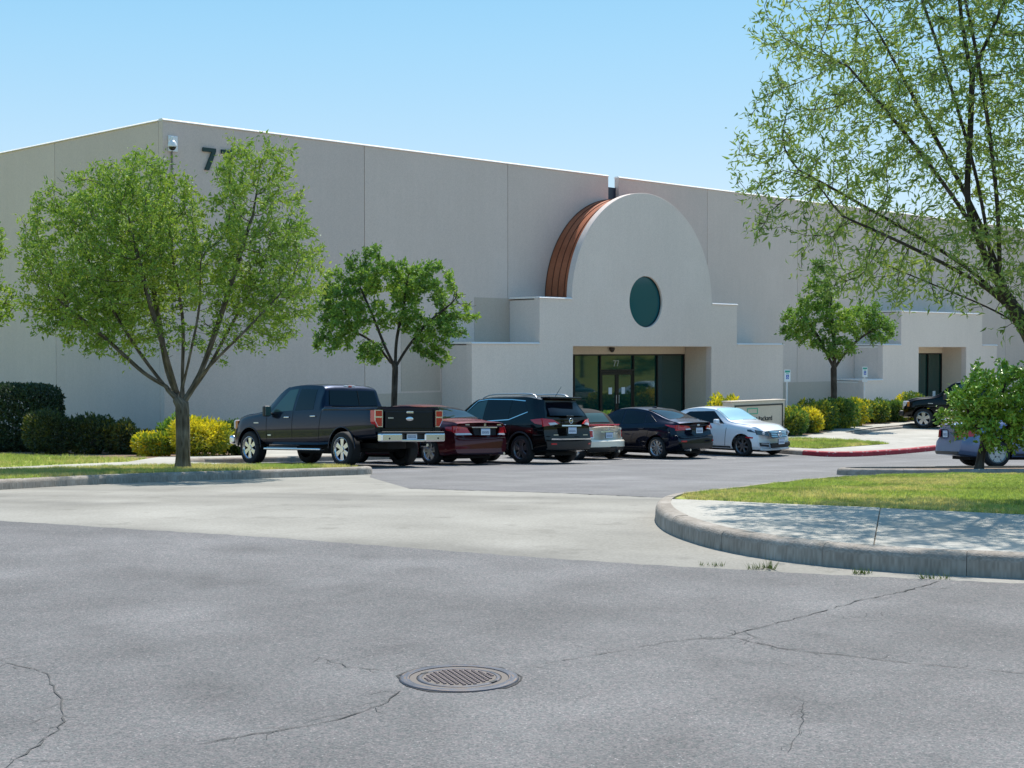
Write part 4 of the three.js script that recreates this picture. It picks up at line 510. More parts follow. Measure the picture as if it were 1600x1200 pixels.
// ---- black compact SUV
const black = paint(0.005, 0.006, 0.008);
vehicle({
  L: 4.63, wb: 2.7, xr: 1.0, R: 0.355, rimR: 0.24, gap: 0.05, paint: black, er: 1.15, ef: 0.9, planR: 0.16, planF: 0.35,
  top: [[0, 1.60], [0.4, 1.64], [1.2, 1.69], [2.2, 1.69], [2.7, 1.64], [3.58, 1.12], [3.75, 1.08], [4.3, 0.98], [4.63, 0.82]], belt: [[0, 1.14], [1, 1.10], [2.4, 1.02], [3.6, 0.98], [4.63, 0.72]], bot: [[0, 0.34], [0.7, 0.25], [4, 0.24], [4.63, 0.28]],
  half: [[0, 0.86], [0.5, 0.91], [3.9, 0.92], [4.4, 0.86], [4.63, 0.75]], roof: [[0, 0.60], [0.6, 0.64], [2.6, 0.62], [3.6, 0.78], [4.63, 0.62]], rr: [[0.25, 0.1], [0.45, 0.02], [0.66, 0], [0.72, 0.05], [1.05, 0.1], [1.2, 0.16], [1.58, 0.42], [1.66, 0.36]], rf: [[0.2, 0.12], [0.5, 0], [0.85, 0.14]],
  rim: { n: 5, w0: 0.025, w1: 0.045, pair: true }, seams: [[1.45, 0.4, 1.3, 1.05], [2.36, 0.34, 2.36, 1.0], [3.35, 0.34, 3.42, 0.96]], handles: [[1.58, 0.97], [2.55, 0.92]], handleMat: mChrome,
  windows: [{ c: [[0.84, 1.30], [1.45, 1.12], [1.02, 1.54], [1.45, 1.58]] }, { c: [[1.48, 1.12], [2.32, 1.08], [1.48, 1.58], [2.32, 1.60]] }, { c: [[2.4, 1.08], [3.34, 1.06], [2.4, 1.60], [2.72, 1.55]], m: mTintSoft }],
  trim: [[1.45, 1.09, 2.36, 1.05], [2.36, 1.05, 3.36, 1.03], [0.84, 1.28, 1.45, 1.09], [1.02, 1.56, 1.5, 1.60], [1.5, 1.60, 2.36, 1.62], [2.36, 1.62, 2.74, 1.58], [2.74, 1.58, 3.36, 1.05]], shield: [2.78, 3.5, 0.58, 0.72, mTint], mirror: [3.16, 1.04], sill: mPlastic, mirrorGlass: mTintSoft, rimMat: mAlloyDark,
  extra(a) {
    a.part('rear_window', a.rear([[-0.66, 1.2], [0.66, 1.2], [-0.55, 1.53], [0.55, 1.53]], 0.01, 10, 6), mTint);
    a.part('spoiler', rbox(0.32, 0.05, 1.2, 0.02, 0.42, 1.645, 0), black);
    a.both('tail_lamp', (s) => a.rear([[s * 0.44, 1.0], [s * 0.87, 0.93], [s * 0.62, 1.1], [s * 0.87, 1.13]], 0.02), mRedLamp); a.both('side_tail_lamp', (s) => a.side([[0.22, 0.96], [0.5, 1.0], [0.3, 1.13], [0.68, 1.1]], 0.015, s, 6, 4), mRedLamp); a.both('lamp_highlight', (s) => a.rear([[s * 0.5, 0.985], [s * 0.72, 0.955], [s * 0.58, 1.03], [s * 0.76, 1.02]], 0.027), mClearLamp);
    a.part('tailgate_trim', a.rear([[-0.36, 0.935], [0.36, 0.935], [-0.36, 0.965], [0.36, 0.965]], 0.02), mChrome); badge(a, 1.07, 0, 0.06, mChrome, 'ring'); plate(a, 0.83);
    a.part('bumper_strip', a.rear([[-0.74, 0.6], [0.74, 0.6], [-0.74, 0.632], [0.74, 0.632]], 0.018), mChrome); a.part('lower_bumper', a.rear([[-0.8, 0.36], [0.8, 0.36], [-0.84, 0.56], [0.84, 0.56]], 0.008), mPlastic); for (const z of [-0.66, 0.66]) a.part('reflector', a.rear([[z - 0.07, 0.48], [z + 0.07, 0.48], [z - 0.07, 0.515], [z + 0.07, 0.515]], 0.016), mRedLamp);
    for (const z of [-0.58, 0.5]) a.part('badge', box(0.008, 0.022, 0.17, a.rearX(0.72, z) - 0.008, 0.72, z), mAlloy);
    a.both('roof_rail', (s) => new THREE.TubeGeometry(new THREE.CatmullRomCurve3([V(0.7, 1.65, s * 0.6), V(0.82, 1.725, s * 0.6), V(1.6, 1.755, s * 0.585), V(2.4, 1.735, s * 0.575), V(2.62, 1.66, s * 0.575)]), 24, 0.018, 8), mAlloy);
    a.part('antenna', bar(V(0.62, 1.69, 0), V(0.42, 1.93, 0), 0.008, 6, 0.004), mBlack); a.part('wiper_cover', rbox(0.05, 0.05, 0.26, 0.02, a.rearX(1.19, 0) - 0.015, 1.185, 0), black);
    for (const X of [1.0, 3.7]) a.both('arch_trim', (s) => new THREE.TorusGeometry(0.425, 0.024, 6, 30, Math.PI).translate(X, 0.36, s * (a.f.half(X) - 0.006)), mPlastic);
  },
}, { name: 'sport_utility_car', label: 'black compact SUV with roof rails and antenna beside the maroon sedan', category: 'car', x: -0.15, D: 37.9, head: [-0.72, 0.695] });

// ---- cream small convertible with a black cloth top
const cream = paint(0.92, 0.82, 0.66, 0.0, 0.3), mCloth = std(0.016, 0.014, 0.013, 0.95);
vehicle({
  L: 3.72, wb: 2.47, xr: 0.62, R: 0.305, rimR: 0.21, gap: 0.04, paint: cream, er: 0.6, ef: 0.7, planR: 0.2, planF: 0.3,
  top: [[0, 0.9], [0.14, 0.93], [0.3, 0.96], [0.72, 1.30], [1.2, 1.40], [1.9, 1.385], [2.55, 0.98], [2.7, 0.94], [3.4, 0.86], [3.72, 0.72]], belt: [[0, 0.86], [0.4, 0.92], [1.6, 0.92], [2.6, 0.9], [3.72, 0.64]], bot: [[0, 0.28], [0.4, 0.2], [3.4, 0.18], [3.72, 0.22]],
  half: [[0, 0.78], [0.4, 0.84], [3.1, 0.845], [3.72, 0.7]], roof: [[0, 0.7], [0.3, 0.66], [0.75, 0.6], [1.9, 0.58], [2.6, 0.7], [3.72, 0.58]], rr: [[0.2, 0.1], [0.36, 0], [0.52, 0], [0.58, 0.06], [0.9, 0.1], [0.95, 0.12]], rf: [[0.2, 0.1], [0.45, 0], [0.75, 0.1]],
  rim: { n: 5, w0: 0.04, w1: 0.05 }, seams: [[1.15, 0.28, 1.05, 0.9], [2.45, 0.28, 2.5, 0.88]], handles: [[1.3, 0.8]], handleMat: mChrome, windows: [{ c: [[0.95, 0.965], [2.36, 0.95], [1.05, 1.27], [1.98, 1.30]] }], shield: [1.98, 2.5, 0.55, 0.66, mTint], mirror: [2.2, 0.92], sill: mPlastic,
  extra(a) {
    a.part('soft_top', a.cabin(0.31, 1.95, 10, 0.012), mCloth); a.part('rear_window', a.topSurf(0.4, 0.66, 0.43, 0.38, 0.022), mTintSoft); a.part('top_cover', rbox(0.16, 0.035, 1.24, 0.015, 0.28, 0.975, 0), mRedLamp);
    a.both('tail_lamp', (s) => a.rear([[s * 0.60, 0.64], [s * 0.72, 0.64], [s * 0.60, 0.82], [s * 0.70, 0.83]], 0.014), mRedLamp); a.both('lamp_surround', (s) => a.rear([[s * 0.585, 0.625], [s * 0.735, 0.625], [s * 0.585, 0.835], [s * 0.715, 0.845]], 0.007), mChrome);
    a.part('handle_strip', a.rear([[-0.34, 0.775], [0.34, 0.775], [-0.34, 0.80], [0.34, 0.80]], 0.02), mChrome); plate(a, 0.69); a.part('badge', [new THREE.TorusGeometry(0.03, 0.007, 6, 18).rotateY(Math.PI / 2).translate(a.rearX(0.86, 0) - 0.012, 0.86, 0), box(0.006, 0.014, 0.14, a.rearX(0.86, 0) - 0.012, 0.86, 0)], mChrome);
    a.part('rear_bumper', a.rear([[-0.76, 0.37], [0.76, 0.37], [-0.775, 0.56], [0.775, 0.56]], 0.035, 16, 5), cream); a.part('lower_bumper', a.rear([[-0.72, 0.235], [0.72, 0.235], [-0.76, 0.36], [0.76, 0.36]], 0.02, 16, 3), mPlastic); a.part('fog_lamp', a.rear([[-0.02, 0.345], [0.2, 0.345], [-0.02, 0.375], [0.2, 0.375]], 0.045), mBlack); exhaust(a, 0.3, 0.24, 0.05);
  },
}, { name: 'convertible_car', label: 'small cream convertible with black cloth top between the black SUV and navy sedan', category: 'car', x: 1.45, D: 42.0, head: [-0.707, 0.707] });

// ---- dark navy sedan
const navy2 = paint(0.004, 0.008, 0.024);
vehicle({
  L: 4.58, wb: 2.7, xr: 0.95, R: 0.318, rimR: 0.225, gap: 0.045, paint: navy2, er: 0.6, ef: 0.9, planR: 0.2, planF: 0.35,
  top: [[0, 1.03], [0.16, 1.06], [0.42, 1.085], [0.6, 1.12], [1.55, 1.405], [2.05, 1.45], [2.5, 1.43], [3.4, 1.05], [3.55, 1.01], [4.25, 0.86], [4.58, 0.7]], belt: [[0, 0.95], [0.8, 1.0], [2.2, 0.94], [3.5, 0.9], [4.58, 0.62]], bot: [[0, 0.3], [0.55, 0.2], [4.1, 0.18], [4.58, 0.22]],
  half: [[0, 0.8], [0.5, 0.89], [3.8, 0.9], [4.3, 0.84], [4.58, 0.72]], roof: [[0, 0.72], [0.6, 0.70], [1.55, 0.6], [2.5, 0.59], [3.45, 0.74], [4.58, 0.58]], rr: [[0.2, 0.12], [0.42, 0.02], [0.62, 0], [0.7, 0.06], [0.95, 0.12], [1.07, 0.08]], rf: [[0.2, 0.12], [0.45, 0], [0.7, 0.12]],
  rim: { n: 10, w0: 0.016, w1: 0.024 }, seams: [[1.35, 0.3, 1.22, 0.95], [2.3, 0.28, 2.3, 0.92], [3.3, 0.28, 3.36, 0.88]], handles: [[1.5, 0.86], [2.5, 0.83]],
  windows: [{ c: [[1.0, 1.06], [1.42, 1.02], [1.36, 1.28], [1.46, 1.31]] }, { c: [[1.46, 1.015], [2.26, 0.98], [1.5, 1.32], [2.26, 1.385]] }, { c: [[2.33, 0.98], [3.22, 0.95], [2.33, 1.385], [2.62, 1.34]] }], shield: [2.62, 3.34, 0.55, 0.68, mTint], backlight: [0.66, 1.5, 0.63, 0.55], mirror: [3.02, 0.94], sill: mPlastic,
  extra(a) {
    a.both('tail_lamp', (s) => a.rear([[s * 0.34, 0.86], [s * 0.79, 0.82], [s * 0.42, 0.95], [s * 0.79, 0.98]], 0.016), mRedLamp); a.both('side_tail_lamp', (s) => a.side([[0.22, 0.86], [0.55, 0.95], [0.24, 0.97], [0.66, 0.985]], 0.012, s, 6, 3), mRedLamp); a.both('reverse_lamp', (s) => a.rear([[s * 0.36, 0.855], [s * 0.54, 0.84], [s * 0.40, 0.885], [s * 0.56, 0.875]], 0.022), mClearLamp);
    badge(a, 0.97, 0, 0.045, mAlloy, 'oval'); plate(a, 0.82); a.part('bumper_gap', a.rear([[-0.74, 0.665], [0.74, 0.665], [-0.74, 0.677], [0.74, 0.677]], 0.005), mSeam); a.part('lower_bumper', a.rear([[-0.66, 0.31], [0.66, 0.31], [-0.72, 0.46], [0.72, 0.46]], 0.01), mPlastic); for (const z of [-0.66, 0.66]) a.part('reflector', a.rear([[z - 0.06, 0.5], [z + 0.06, 0.5], [z - 0.06, 0.545], [z + 0.06, 0.545]], 0.016), mRedLamp);
    a.part('antenna_fin', rbox(0.16, 0.06, 0.04, 0.018, 1.72, 1.46, 0), navy2); exhaust(a, -0.5, 0.28, 0.1);
  },
}, { name: 'sedan', label: 'dark navy sedan parked beside the white car, its tail towards the lot', category: 'car', x: 3.77, D: 43.1, head: [-0.707, 0.707] });

// ---- white sedan, backed in, nose to the lot
const white = paint(0.85, 0.86, 0.88, 0.0, 0.28);
const whiteCar = vehicle({
  L: 4.62, wb: 2.76, xr: 1.06, R: 0.318, rimR: 0.228, gap: 0.04, paint: white, er: 0.8, ef: 0.8, planR: 0.25, planF: 0.26,
  top: [[0, 0.98], [0.2, 1.02], [0.75, 1.06], [1.55, 1.37], [2.1, 1.425], [2.6, 1.395], [3.34, 1.04], [3.5, 1.0], [4.2, 0.92], [4.5, 0.82], [4.62, 0.76]], belt: [[0, 0.9], [1.4, 0.95], [2.6, 0.92], [3.4, 0.91], [4.2, 0.84], [4.62, 0.7]], bot: [[0, 0.26], [0.6, 0.2], [4.1, 0.19], [4.62, 0.19]],
  half: [[0, 0.8], [0.5, 0.87], [3.8, 0.885], [4.3, 0.86], [4.62, 0.77]], roof: [[0, 0.7], [0.75, 0.7], [1.55, 0.6], [2.6, 0.59], [3.4, 0.74], [4.2, 0.70], [4.62, 0.6]], rr: [[0.2, 0.1], [0.5, 0], [0.95, 0.1]], rf: [[0.18, 0.06], [0.3, 0], [0.48, 0.0], [0.6, 0.05], [0.8, 0.11]],
  rim: { n: 7, w0: 0.026, w1: 0.02 }, rimMat: mAlloyDark, seams: [[1.5, 0.3, 1.35, 0.92], [3.2, 0.28, 3.25, 0.9]], handles: [[1.75, 0.82]], windows: [{ c: [[1.2, 0.99], [3.14, 0.955], [1.7, 1.29], [2.62, 1.325]] }], mirror: [2.95, 0.96], sill: mGrey,
  extra(a) {
    a.part('sunshade', a.topSurf(2.68, 3.29, 0.55, 0.68, 0.004), std(0.62, 0.68, 0.72, 0.35, { metalness: 0.3 })); a.part('windshield', a.topSurf(2.66, 3.31, 0.56, 0.69, 0.012), phy(0.75, 0.9, 0.92, 0.02, { transmission: 1, thickness: 0, ior: 1.5 }));
    a.part('grille', a.front([[-0.36, 0.56], [0.36, 0.56], [-0.42, 0.74], [0.42, 0.74]], 0.010), mLampDark); for (const y of [0.60, 0.65, 0.70]) a.part('grille_bar', a.front([[-0.38, y], [0.38, y], [-0.38, y + 0.018], [0.38, y + 0.018]], 0.022, 10, 1), mChrome); a.part('grille_frame', [a.front([[-0.44, 0.735], [0.44, 0.735], [-0.44, 0.76], [0.44, 0.76]], 0.02, 10, 1)], mChrome);
    { const X = a.frontX(0.655, 0) + 0.035, st = [new THREE.TorusGeometry(0.085, 0.011, 8, 28).rotateY(Math.PI / 2).translate(X, 0.655, 0)]; for (let k = 0; k < 3; k++) { const q = Math.PI / 2 + k * 2.0944; st.push(bar(V(X, 0.655, 0), V(X, 0.655 + Math.sin(q) * 0.085, Math.cos(q) * 0.085), 0.014, 6, 0.006)); } a.part('badge', st, mChrome); }
    a.both('headlamp', (s) => a.front([[s * 0.46, 0.62], [s * 0.76, 0.66], [s * 0.50, 0.74], [s * 0.77, 0.80]], 0.012, 8, 5), mLampDark); a.both('lamp_bulb', (s) => new THREE.SphereGeometry(0.05, 14, 10).translate(a.frontX(0.7, 0.62) + 0.0, 0.7, s * 0.62), mClearLamp); a.both('side_headlamp', (s) => a.side([[4.02, 0.76], [4.34, 0.70], [4.0, 0.81], [4.32, 0.80]], 0.008, s, 6, 3), mLampDark);
    a.part('lower_intake', a.front([[-0.42, 0.27], [0.42, 0.27], [-0.46, 0.41], [0.46, 0.41]], 0.008), mBlack); a.both('side_intake', (s) => a.front([[s * 0.54, 0.30], [s * 0.72, 0.33], [s * 0.52, 0.42], [s * 0.74, 0.43]], 0.008), mBlack); a.both('daytime_lamp', (s) => a.front([[s * 0.54, 0.375], [s * 0.72, 0.39], [s * 0.54, 0.392], [s * 0.72, 0.407]], 0.02, 6, 1), mClearLamp); plate(a, 0.45, 0, true);
    a.both('side_marker', (s) => a.side([[3.98, 0.56], [4.2, 0.55], [3.98, 0.60], [4.2, 0.59]], 0.006, s, 5, 1), mRedLamp); a.part('lower_lip', a.front([[-0.7, 0.2], [0.7, 0.2], [-0.7, 0.235], [0.7, 0.235]], 0.02, 12, 1), white); a.part('wiper', [bar(V(3.36, 1.05, -0.5), V(3.32, 1.07, 0.1), 0.008, 6)], mBlack);
  },
}, { name: 'sedan', label: 'white car backed into its bay, front grille and headlamps facing the lot', category: 'car', x: 6.45, D: 44.85, head: [0.707, -0.707] });

// ---- blue-grey older sedan on the right
const slate = paint(0.15, 0.21, 0.36, 0.6, 0.4);
vehicle({
  L: 4.6, wb: 2.62, xr: 0.98, R: 0.31, rimR: 0.205, gap: 0.045, paint: slate, er: 0.7, ef: 0.9, planR: 0.14, planF: 0.3,
  top: [[0, 0.95], [0.2, 0.99], [0.85, 1.02], [1.6, 1.34], [2.1, 1.40], [2.6, 1.38], [3.5, 0.98], [3.65, 0.95], [4.4, 0.82], [4.68, 0.7]], belt: [[0, 0.87], [1, 0.91], [2.4, 0.9], [3.6, 0.87], [4.68, 0.6]], bot: [[0, 0.28], [0.6, 0.22], [4.2, 0.2], [4.68, 0.24]],
  half: [[0, 0.8], [0.5, 0.87], [4, 0.875], [4.68, 0.74]], roof: [[0, 0.74], [0.85, 0.72], [1.6, 0.6], [2.6, 0.58], [3.5, 0.74], [4.68, 0.6]], rr: [[0.2, 0.08], [0.4, 0], [0.55, 0], [0.62, 0.08], [0.97, 0.13]], rf: [[0.2, 0.1], [0.45, 0], [0.7, 0.1]],
  rim: { n: 6, w0: 0.05, w1: 0.075 }, rimMat: std(0.5, 0.49, 0.46, 0.45, { metalness: 0.4 }), seams: [[1.4, 0.3, 1.3, 0.88], [2.35, 0.28, 2.35, 0.88], [3.35, 0.28, 3.4, 0.86]], handles: [[1.55, 0.8], [2.55, 0.78]],
  windows: [{ c: [[1.3, 0.94], [2.3, 0.93], [1.75, 1.29], [2.3, 1.335]] }, { c: [[2.38, 0.93], [3.3, 0.91], [2.38, 1.335], [2.7, 1.3]] }], shield: [2.7, 3.44, 0.55, 0.68, mTint], backlight: [0.92, 1.55, 0.64, 0.55], mirror: [3.1, 0.9], sill: mGrey,
  extra(a) { a.both('tail_lamp', (s) => a.rear([[s * 0.5, 0.68], [s * 0.79, 0.68], [s * 0.52, 0.84], [s * 0.79, 0.86]], 0.012), mRedLamp); a.both('side_tail_lamp', (s) => a.side([[0.24, 0.70], [0.46, 0.70], [0.27, 0.85], [0.46, 0.85]], 0.01, s, 5, 3), mRedLamp); a.both('side_moulding', (s) => a.side([[1.5, 0.5], [3.4, 0.5], [1.5, 0.55], [3.4, 0.55]], 0.01, s, 12, 1), mGrey); plate(a, 0.76); a.part('lower_bumper', a.rear([[-0.7, 0.29], [0.7, 0.29], [-0.74, 0.36], [0.74, 0.36]], 0.01), mGrey); },
}, { name: 'sedan', label: 'blue grey older sedan half hidden behind the small leafy tree at right', category: 'car', x: 12.25, D: 33.9, head: [1, 0.06] });

// two more cars further along the lot, mirrored in the entrance glass
for (const [src, x, D, turn, lab] of [[whiteCar, 26.5, 63.2, 2.5, 'white car farther right along the lot, mirrored in the entrance glass'], [maroonCar, 31.5, 64.6, 2.4, 'maroon car farthest right along the lot, mirrored in the entrance glass']]) {
  const c = src.clone(); c.name = numbered('sedan'); c.rotation.set(0, turn, 0); c.position.set(x, G(D) + 0.008, -D); c.userData = { ...c.userData, label: lab }; scene.add(c);
}

// ---------- trees ----------
function leafGeo(len, wid, fold = 0.25, droop = 0.12) { // a blade folded along its midrib
  const y = [0, 0.4, 1], P = [[0, 0, 0], [-wid / 2, len * 0.42, wid * fold], [wid / 2, len * 0.42, wid * fold], [0, len * 0.45, -len * 0.02], [0, len, -len * droop]], v = [];
  for (const f of [[0, 3, 1], [0, 2, 3], [1, 3, 4], [3, 2, 4]]) for (const k of f) v.push(...P[k]);
  const g = new THREE.BufferGeometry(); g.setAttribute('position', new THREE.Float32BufferAttribute(v, 3)); g.setAttribute('uv', new THREE.Float32BufferAttribute(new Float32Array(24), 2)); g.computeVertexNormals(); return g;
}
function grow({ limbs, cloud, step = 0.16, reach = 1.2, kill = 0.28, maxIter = 90, seed = 1, gnarl = 0.12 }) { // branches reach for points spread through the crown
  const r = rng(seed), nodes = [];
  for (const path of limbs) { // path: {from: node index or -1, pts}
    let par = path.from === undefined ? -1 : nodes.reduce((b, n, i) => n.p.distanceToSquared(path.pts[0]) < nodes[b].p.distanceToSquared(path.pts[0]) ? i : b, 0);
    const c = new THREE.CatmullRomCurve3(path.pts), n = Math.ceil(c.getLength() / step);
    for (let i = path.from === undefined ? 0 : 1; i <= n; i++) { nodes.push({ p: c.getPointAt(i / n), par, kids: 0 }); if (par >= 0) nodes[par].kids++; par = nodes.length - 1; }
  }
  const A = cloud.map((p) => ({ p, n: -1, d: 1e9, live: true }));
  const test = (i) => { const q = nodes[i].p; for (const a of A) if (a.live) { const d = a.p.distanceTo(q); if (d < a.d) { a.d = d; a.n = i; } } };
  nodes.forEach((_, i) => test(i));
  for (let it = 0; it < maxIter; it++) {
    const pull = new Map(); let any = false;
    for (const a of A) if (a.live && a.d < reach) { any = true; const v = pull.get(a.n) ?? V(0, 0, 0); v.add(a.p.clone().sub(nodes[a.n].p).normalize()); pull.set(a.n, v); }
    if (!any) break; const n0 = nodes.length;
    for (const [i, v] of pull) { if (nodes[i].kids > 3) continue; v.add(V(r() - 0.5, r() - 0.5, r() - 0.5).multiplyScalar(gnarl * 4)).normalize(); nodes[i].kids++; nodes.push({ p: nodes[i].p.clone().addScaledVector(v, step), par: i, kids: 0 }); }
    for (let i = n0; i < nodes.length; i++) test(i);
    for (const a of A) if (a.live && a.d < kill) a.live = false;
  }
  return nodes;
}
function wood(nodes, tip, base, expo = 1.75) { // tapered tubes along the chains
  const n = nodes.length, w = new Float64Array(n), ch = nodes.map(() => []);
  for (let i = n - 1; i >= 0; i--) { if (!w[i]) w[i] = 1; if (nodes[i].par >= 0) { w[nodes[i].par] += w[i] * 0.999; ch[nodes[i].par].push(i); } }
  const rad = (i) => tip + (base - tip) * Math.pow(w[i] / w[0], 1 / expo);
  nodes.forEach((q, i) => { q.r = rad(i); q.w = w[i]; });
  const v = [], nn = [], uv = [];
  const starts = [[0, -1]]; let guard = 0;
  while (starts.length && guard++ < 20000) {
    const [s, from] = starts.pop(), chain = from >= 0 ? [from, s] : [s]; let c = s;
    while (ch[c].length) { const k = ch[c].slice().sort((a, b) => w[b] - w[a]); for (let j = 1; j < k.length; j++) starts.push([k[j], c]); c = k[0]; chain.push(c); }
    if (chain.length < 2) continue;
    const P = chain.map((i) => nodes[i].p), R = chain.map((i, k) => k === 0 && from >= 0 ? Math.min(nodes[i].r, nodes[chain[1]].r * 1.25) : nodes[i].r), sides = R[1] > 0.06 ? 12 : R[1] > 0.02 ? 7 : 4;
    let up = V(1, 0, 0.3).normalize(), rings = [], run = 0;
    for (let i = 0; i < P.length; i++) { const t = P[Math.min(i + 1, P.length - 1)].clone().sub(P[Math.max(0, i - 1)]).normalize(); up = up.clone().addScaledVector(t, -up.dot(t)).normalize(); const bi = t.clone().cross(up); if (i) run += P[i].distanceTo(P[i - 1]); rings.push(Array.from({ length: sides + 1 }, (_, k) => { const a = k / sides * Math.PI * 2, d = up.clone().multiplyScalar(Math.cos(a)).addScaledVector(bi, Math.sin(a)); return { p: P[i].clone().addScaledVector(d, R[i]), d, u: k / sides * Math.max(0.1, R[1] * 6.28), t: run }; })); }
    for (let i = 0; i < rings.length - 1; i++) for (let k = 0; k < sides; k++) for (const q of [rings[i][k], rings[i][k + 1], rings[i + 1][k], rings[i + 1][k], rings[i][k + 1], rings[i + 1][k + 1]]) { v.push(q.p.x, q.p.y, q.p.z); nn.push(q.d.x, q.d.y, q.d.z); uv.push(q.u, q.t); }
  }
  const g = new THREE.BufferGeometry(); g.setAttribute('position', new THREE.Float32BufferAttribute(v, 3)); g.setAttribute('normal', new THREE.Float32BufferAttribute(nn, 3)); g.setAttribute('uv', new THREE.Float32BufferAttribute(uv, 2)); return g;
}
const _m = new THREE.Matrix4(), _q = new THREE.Quaternion(), _c = new THREE.Color();
function scatter(name, geo, mat, spots, parent) { // spots: {p, dir, s, c}
  const im = shade(new THREE.InstancedMesh(geo, mat, spots.length)); im.name = name; im.userData.kind = 'stuff';
  spots.forEach((s, i) => { _q.setFromUnitVectors(V(0, 1, 0), s.dir); if (s.spin) _q.multiply(new THREE.Quaternion().setFromAxisAngle(V(0, 1, 0), s.spin)); _m.compose(s.p, _q, V(s.s, s.s, s.s)); im.setMatrixAt(i, _m); im.setColorAt(i, _c.setRGB(...s.c)); });
  parent.add(im); return im;
}
function foliage(nodes, { thr, per, spread, seed, hues, gap = 0, sag = 0, clumpSeed = 0, size = [0.7, 1.3], inner }) { // leaves sit along the thinnest twigs
  const r = rng(seed), out = [];
  nodes.forEach((q, i) => {
    if (q.w > thr || q.par < 0) return; const t = q.p.clone().sub(nodes[q.par].p).normalize(), cl = vn(q.p.x * 1.9 + 40, q.p.y * 1.9 + q.p.z * 1.3 + 40, clumpSeed);
    if (vn(q.p.x * 1.5 + 9, q.p.y * 1.5 + q.p.z * 1.9 + 70, clumpSeed + 3) < gap) return;
    if (inner) { const e = Math.hypot((q.p.x - inner[0]) / inner[3], (q.p.y - inner[1]) / inner[4], (q.p.z - inner[2]) / inner[5]); if (e < 1 && r() > 0.3 + 0.5 * e * e) return; }
    const n = Math.floor(per * (0.6 + 0.8 * r()));
    for (let k = 0; k < n; k++) {
      const d = V(r() - 0.5, r() - 0.5, r() - 0.5).normalize(), p = q.p.clone().addScaledVector(t, (r() - 0.5) * 0.16).addScaledVector(V(r() - 0.5, r() - 0.5, r() - 0.5), spread * 2 * r());
      const dir = d.multiplyScalar(0.9).add(t.clone().multiplyScalar(0.7)).add(V(0, -sag, 0)).normalize(), h = hues[Math.floor(clamp(cl * 0.65 + r() * 0.5 - 0.08, 0, 0.999) * hues.length)], b = 0.8 + 0.4 * r();
      out.push({ p, dir, spin: r() * 6.283, s: lerp(size[0], size[1], r()), c: h.map((x) => x * b) });
    }
  });
  return out;
}
function cloudIn(shapes, n, seed, ok) { // points in a set of ellipsoids [x, y, z, rx, ry, rz], denser towards the rim
  const r = rng(seed), tot = shapes.reduce((a, s) => a + s[3] * s[4] * s[5], 0), out = [];
  for (const s of shapes) { const k = Math.round(n * s[3] * s[4] * s[5] / tot); for (let i = 0; i < k; i++) { const d = V(r() - 0.5, r() - 0.5, r() - 0.5), l = d.length() || 1, q = Math.pow(r(), 0.36); d.multiplyScalar(q / l); const p = V(s[0] + d.x * s[3], s[1] + d.y * s[4], s[2] + d.z * s[5]); if (!ok || ok(p)) out.push(p); } }
  return out;
}
function tree({ name, label, group, x, y, z, bark = mBark, limbs, shapes, n, seed, base, tip = 0.0018, leaf, leafM = mLeaf, fol, g = {}, ok, expo, k = 1 }) {
  if (k !== 1) { limbs.forEach((l) => l.pts.forEach((p) => p.multiplyScalar(k))); shapes = shapes.map((q) => q.map((v) => v * k)); }
  const t = thing(name, label, 'tree', x, y, z, 0, group), nodes = grow({ limbs, cloud: cloudIn(shapes, n, seed, ok), seed, ...g });
  const wg = wood(nodes, tip, base, expo);
  // flare of the trunk at the ground
  { const p = wg.attributes.position; for (let i = 0; i < p.count; i++) { const yy = p.getY(i); if (yy < 0.35 && Math.hypot(p.getX(i), p.getZ(i)) < base * 2) { const k = 1 + 0.35 * Math.pow(1 - clamp(yy / 0.35), 2); p.setX(i, p.getX(i) * k); p.setZ(i, p.getZ(i) * k); } } }
  part('trunk', wg, bark, t);
  scatter('crown', leaf, leafM, foliage(nodes, { seed: seed + 9, clumpSeed: seed, ...fol }), t);
  return t;
}
const greens = [[0.16, 0.27, 0.035], [0.21, 0.34, 0.04], [0.27, 0.41, 0.045], [0.34, 0.46, 0.055], [0.41, 0.50, 0.07]];
const deep = [[0.12, 0.23, 0.032], [0.18, 0.32, 0.036], [0.26, 0.42, 0.044], [0.37, 0.50, 0.06]];
const willow = [[0.16, 0.25, 0.05], [0.22, 0.32, 0.06], [0.30, 0.40, 0.075], [0.40, 0.48, 0.10]];
